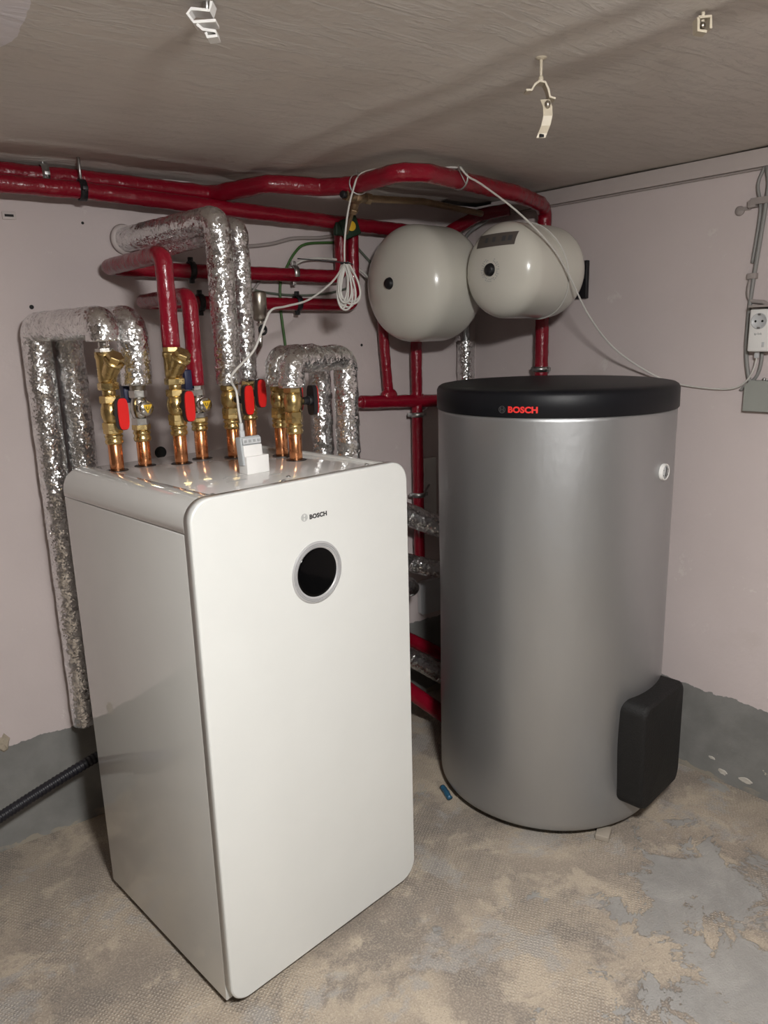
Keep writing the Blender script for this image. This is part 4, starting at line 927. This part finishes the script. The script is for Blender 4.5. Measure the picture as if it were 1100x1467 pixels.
mb = MB(); mb.box(rw(1.16, 1.826, 0.021), (0.004, 0.13, 0.018), RR, 0.001); mb.box(rw(1.222, 1.820, 0.011), (0.022, 0.022, 0.020), RR, 0.002); part('strap', mb, 'painted_conduit', sr)
mb = MB(); mb.lathe([(0, 0.0135), (0.004, 0.0135), (0.007, 0.009), (0.008, 0.001)], rw(1.262, 1.808, 0), RN, 20); mb.box(rw(1.245, 1.812, 0.004), (0.008, 0.03, 0.010), RR, 0.001); part('strap_anchor', mb, 'painted_conduit', sr)
mb = MB(); mb.box(rw(1.208, 1.624, 0.009), (0.018, 0.026, 0.016), RR, 0.002); part('cable_clip', mb, 'painted_conduit', None, 'small painted clip on the cable above the adapter', 'clip')
# small slotted plate on the far left of the wall
pl = thing('wall_anchor', 'small painted slotted plate on the wall at the far left', 'plate', (0.428, YW, 1.80))
mb = MB(); mb.box((0.430, YW-0.002, 1.822), (0.034, 0.006, 0.020), None, 0.0015); part('anchor_plate', mb, 'painted_trim', pl)
mb = MB(); mb.box((0.430, YW-0.0055, 1.822), (0.022, 0.002, 0.006)); part('anchor_slot', mb, 'dark_gap', pl)

# ------------------------------------------------------------------ old pipe clips left on the ceiling
a = thing('ceiling_clip', 'painted hanging pipe clip with a long loose strap on the ceiling', 'clip', (1.101, 1.031, ZC), 'old pipe clips on the ceiling')
B0 = Vector((1.101, 1.031, ZC))
mb = MB(); mb.lathe([(0.006, 0.016), (0, 0.012), (-0.004, 0.006)], B0, (0, 0, 1), 16); mb.cyl(B0, B0+Vector((0, 0, -0.034)), 0.0028, 10); part('stud', mb, 'painted_metal', a)
mb = MB(); mb.sphere(B0+Vector((0, 0, -0.036)), 0.0052, 12, (1, 1, 1.5)); part('nut', mb, 'painted_metal', a)
S = Vector((0.81, -0.58, 0)); Fv = Vector((0.58, 0.81, 0))
def strip(pts, width, wdir, th, name, parent, mat='painted_metal'):
    mb = MB(); n = len(pts); pts = [Vector(p) for p in pts]; wdir = Vector(wdir).normalized(); vs = []
    for i in range(n):
        T_ = (pts[min(i+1, n-1)]-pts[max(i-1, 0)]).normalized(); N_ = T_.cross(wdir).normalized()
        for sx, sn in ((-1, -1), (1, -1), (1, 1), (-1, 1)): vs.append(pts[i]+wdir*sx*width/2+N_*sn*th/2)
    fs = [[0, 1, 2, 3], [4*n-4, 4*n-1, 4*n-2, 4*n-3]]
    for i in range(n-1):
        for k in range(4): k2 = (k+1) % 4; fs.append([4*i+k, 4*(i+1)+k, 4*(i+1)+k2, 4*i+k2])
    mb.add(vs, fs); return part(name, mb, mat, parent)
Z = Vector((0, 0, 1)); Q = B0+Z*-0.043
strip([Q-S*0.028-Z*0.012, Q-S*0.018-Z*0.012, Q-S*0.012-Z*0.003, Q-S*0.004+Z*0.002, Q+S*0.006-Z*0.0, Q+S*0.012-Z*0.012, Q+S*0.015-Z*0.024, Q+S*0.025-Z*0.027], 0.022, Fv, 0.0035, 'saddle', a)
st_ = strip([Q+S*0.008-Z*0.026, Q+S*0.012-Z*0.040-Fv*0.006, Q+S*0.012-Z*0.055-Fv*0.009, Q+S*0.009-Z*0.070-Fv*0.006, Q+S*0.005-Z*0.081, Q+S*0.002-Z*0.089+Fv*0.0], 0.0165, S, 0.002, 'loose_strap', a)
mb = MB(); mb.sphere(Q+S*0.0115-Z*0.036-Fv*0.008, 0.0055, 12, (1, 1, 1.3)); part('screw', mb, 'nickel', a)
mb = MB(); mb.box(Q+S*0.003-Z*0.086-Fv*0.0025, (0.009, 0.003, 0.005)); part('strap_slot', mb, 'dark_gap', a)
mb = MB(); 
B1 = Vector((1.168, 0.760, ZC)); a = thing('ceiling_clip', 'short square painted clip on the ceiling near the right edge', 'clip', tuple(B1), 'old pipe clips on the ceiling')
mb.cyl(B1+Z*0.01, B1-Z*0.016, 0.0028, 10); part('stud', mb, 'painted_metal', a)
Q = B1-Z*0.012
strip([Q-S*0.010, Q-S*0.009-Z*0.018, Q+S*0.004-Z*0.020], 0.018, Fv, 0.0042, 'saddle', a); strip([Q-S*0.010, Q+S*0.009+Z*0.001, Q+S*0.010-Z*0.016], 0.018, Fv, 0.0042, 'saddle', a)
mb = MB(); mb.sphere(Q-S*0.002-Z*0.011-Fv*0.006, 0.005, 10); part('screw', mb, 'nickel', a)
B2 = Vector((0.509, 1.137, ZC)); a = thing('ceiling_clip', 'white bent plastic clip on the ceiling at the top left', 'clip', tuple(B2), 'old pipe clips on the ceiling')
mb = MB(); mb.cyl(B2+Z*0.01+S*0.006, B2-Z*0.012+S*0.006, 0.005, 12); part('stud', mb, 'zinc', a)
Q = B2-Z*0.004
strip([Q+S*0.016+Z*0.002, Q+S*0.012-Z*0.010, Q-S*0.014-Z*0.007, Q-S*0.020-Z*0.013, Q-S*0.012-Z*0.024, Q+S*0.020-Z*0.023], 0.026, Fv, 0.004, 'clip_body', a, 'white_plastic')
strip([Q-S*0.008-Z*0.026, Q+S*0.0-Z*0.033, Q+S*0.018-Z*0.036, Q+S*0.020-Z*0.042, Q+S*0.006-Z*0.043, Q+S*0.004-Z*0.037], 0.022, Fv, 0.004, 'clip_tongue', a, 'white_plastic')
# paint blister next to the hanging clip
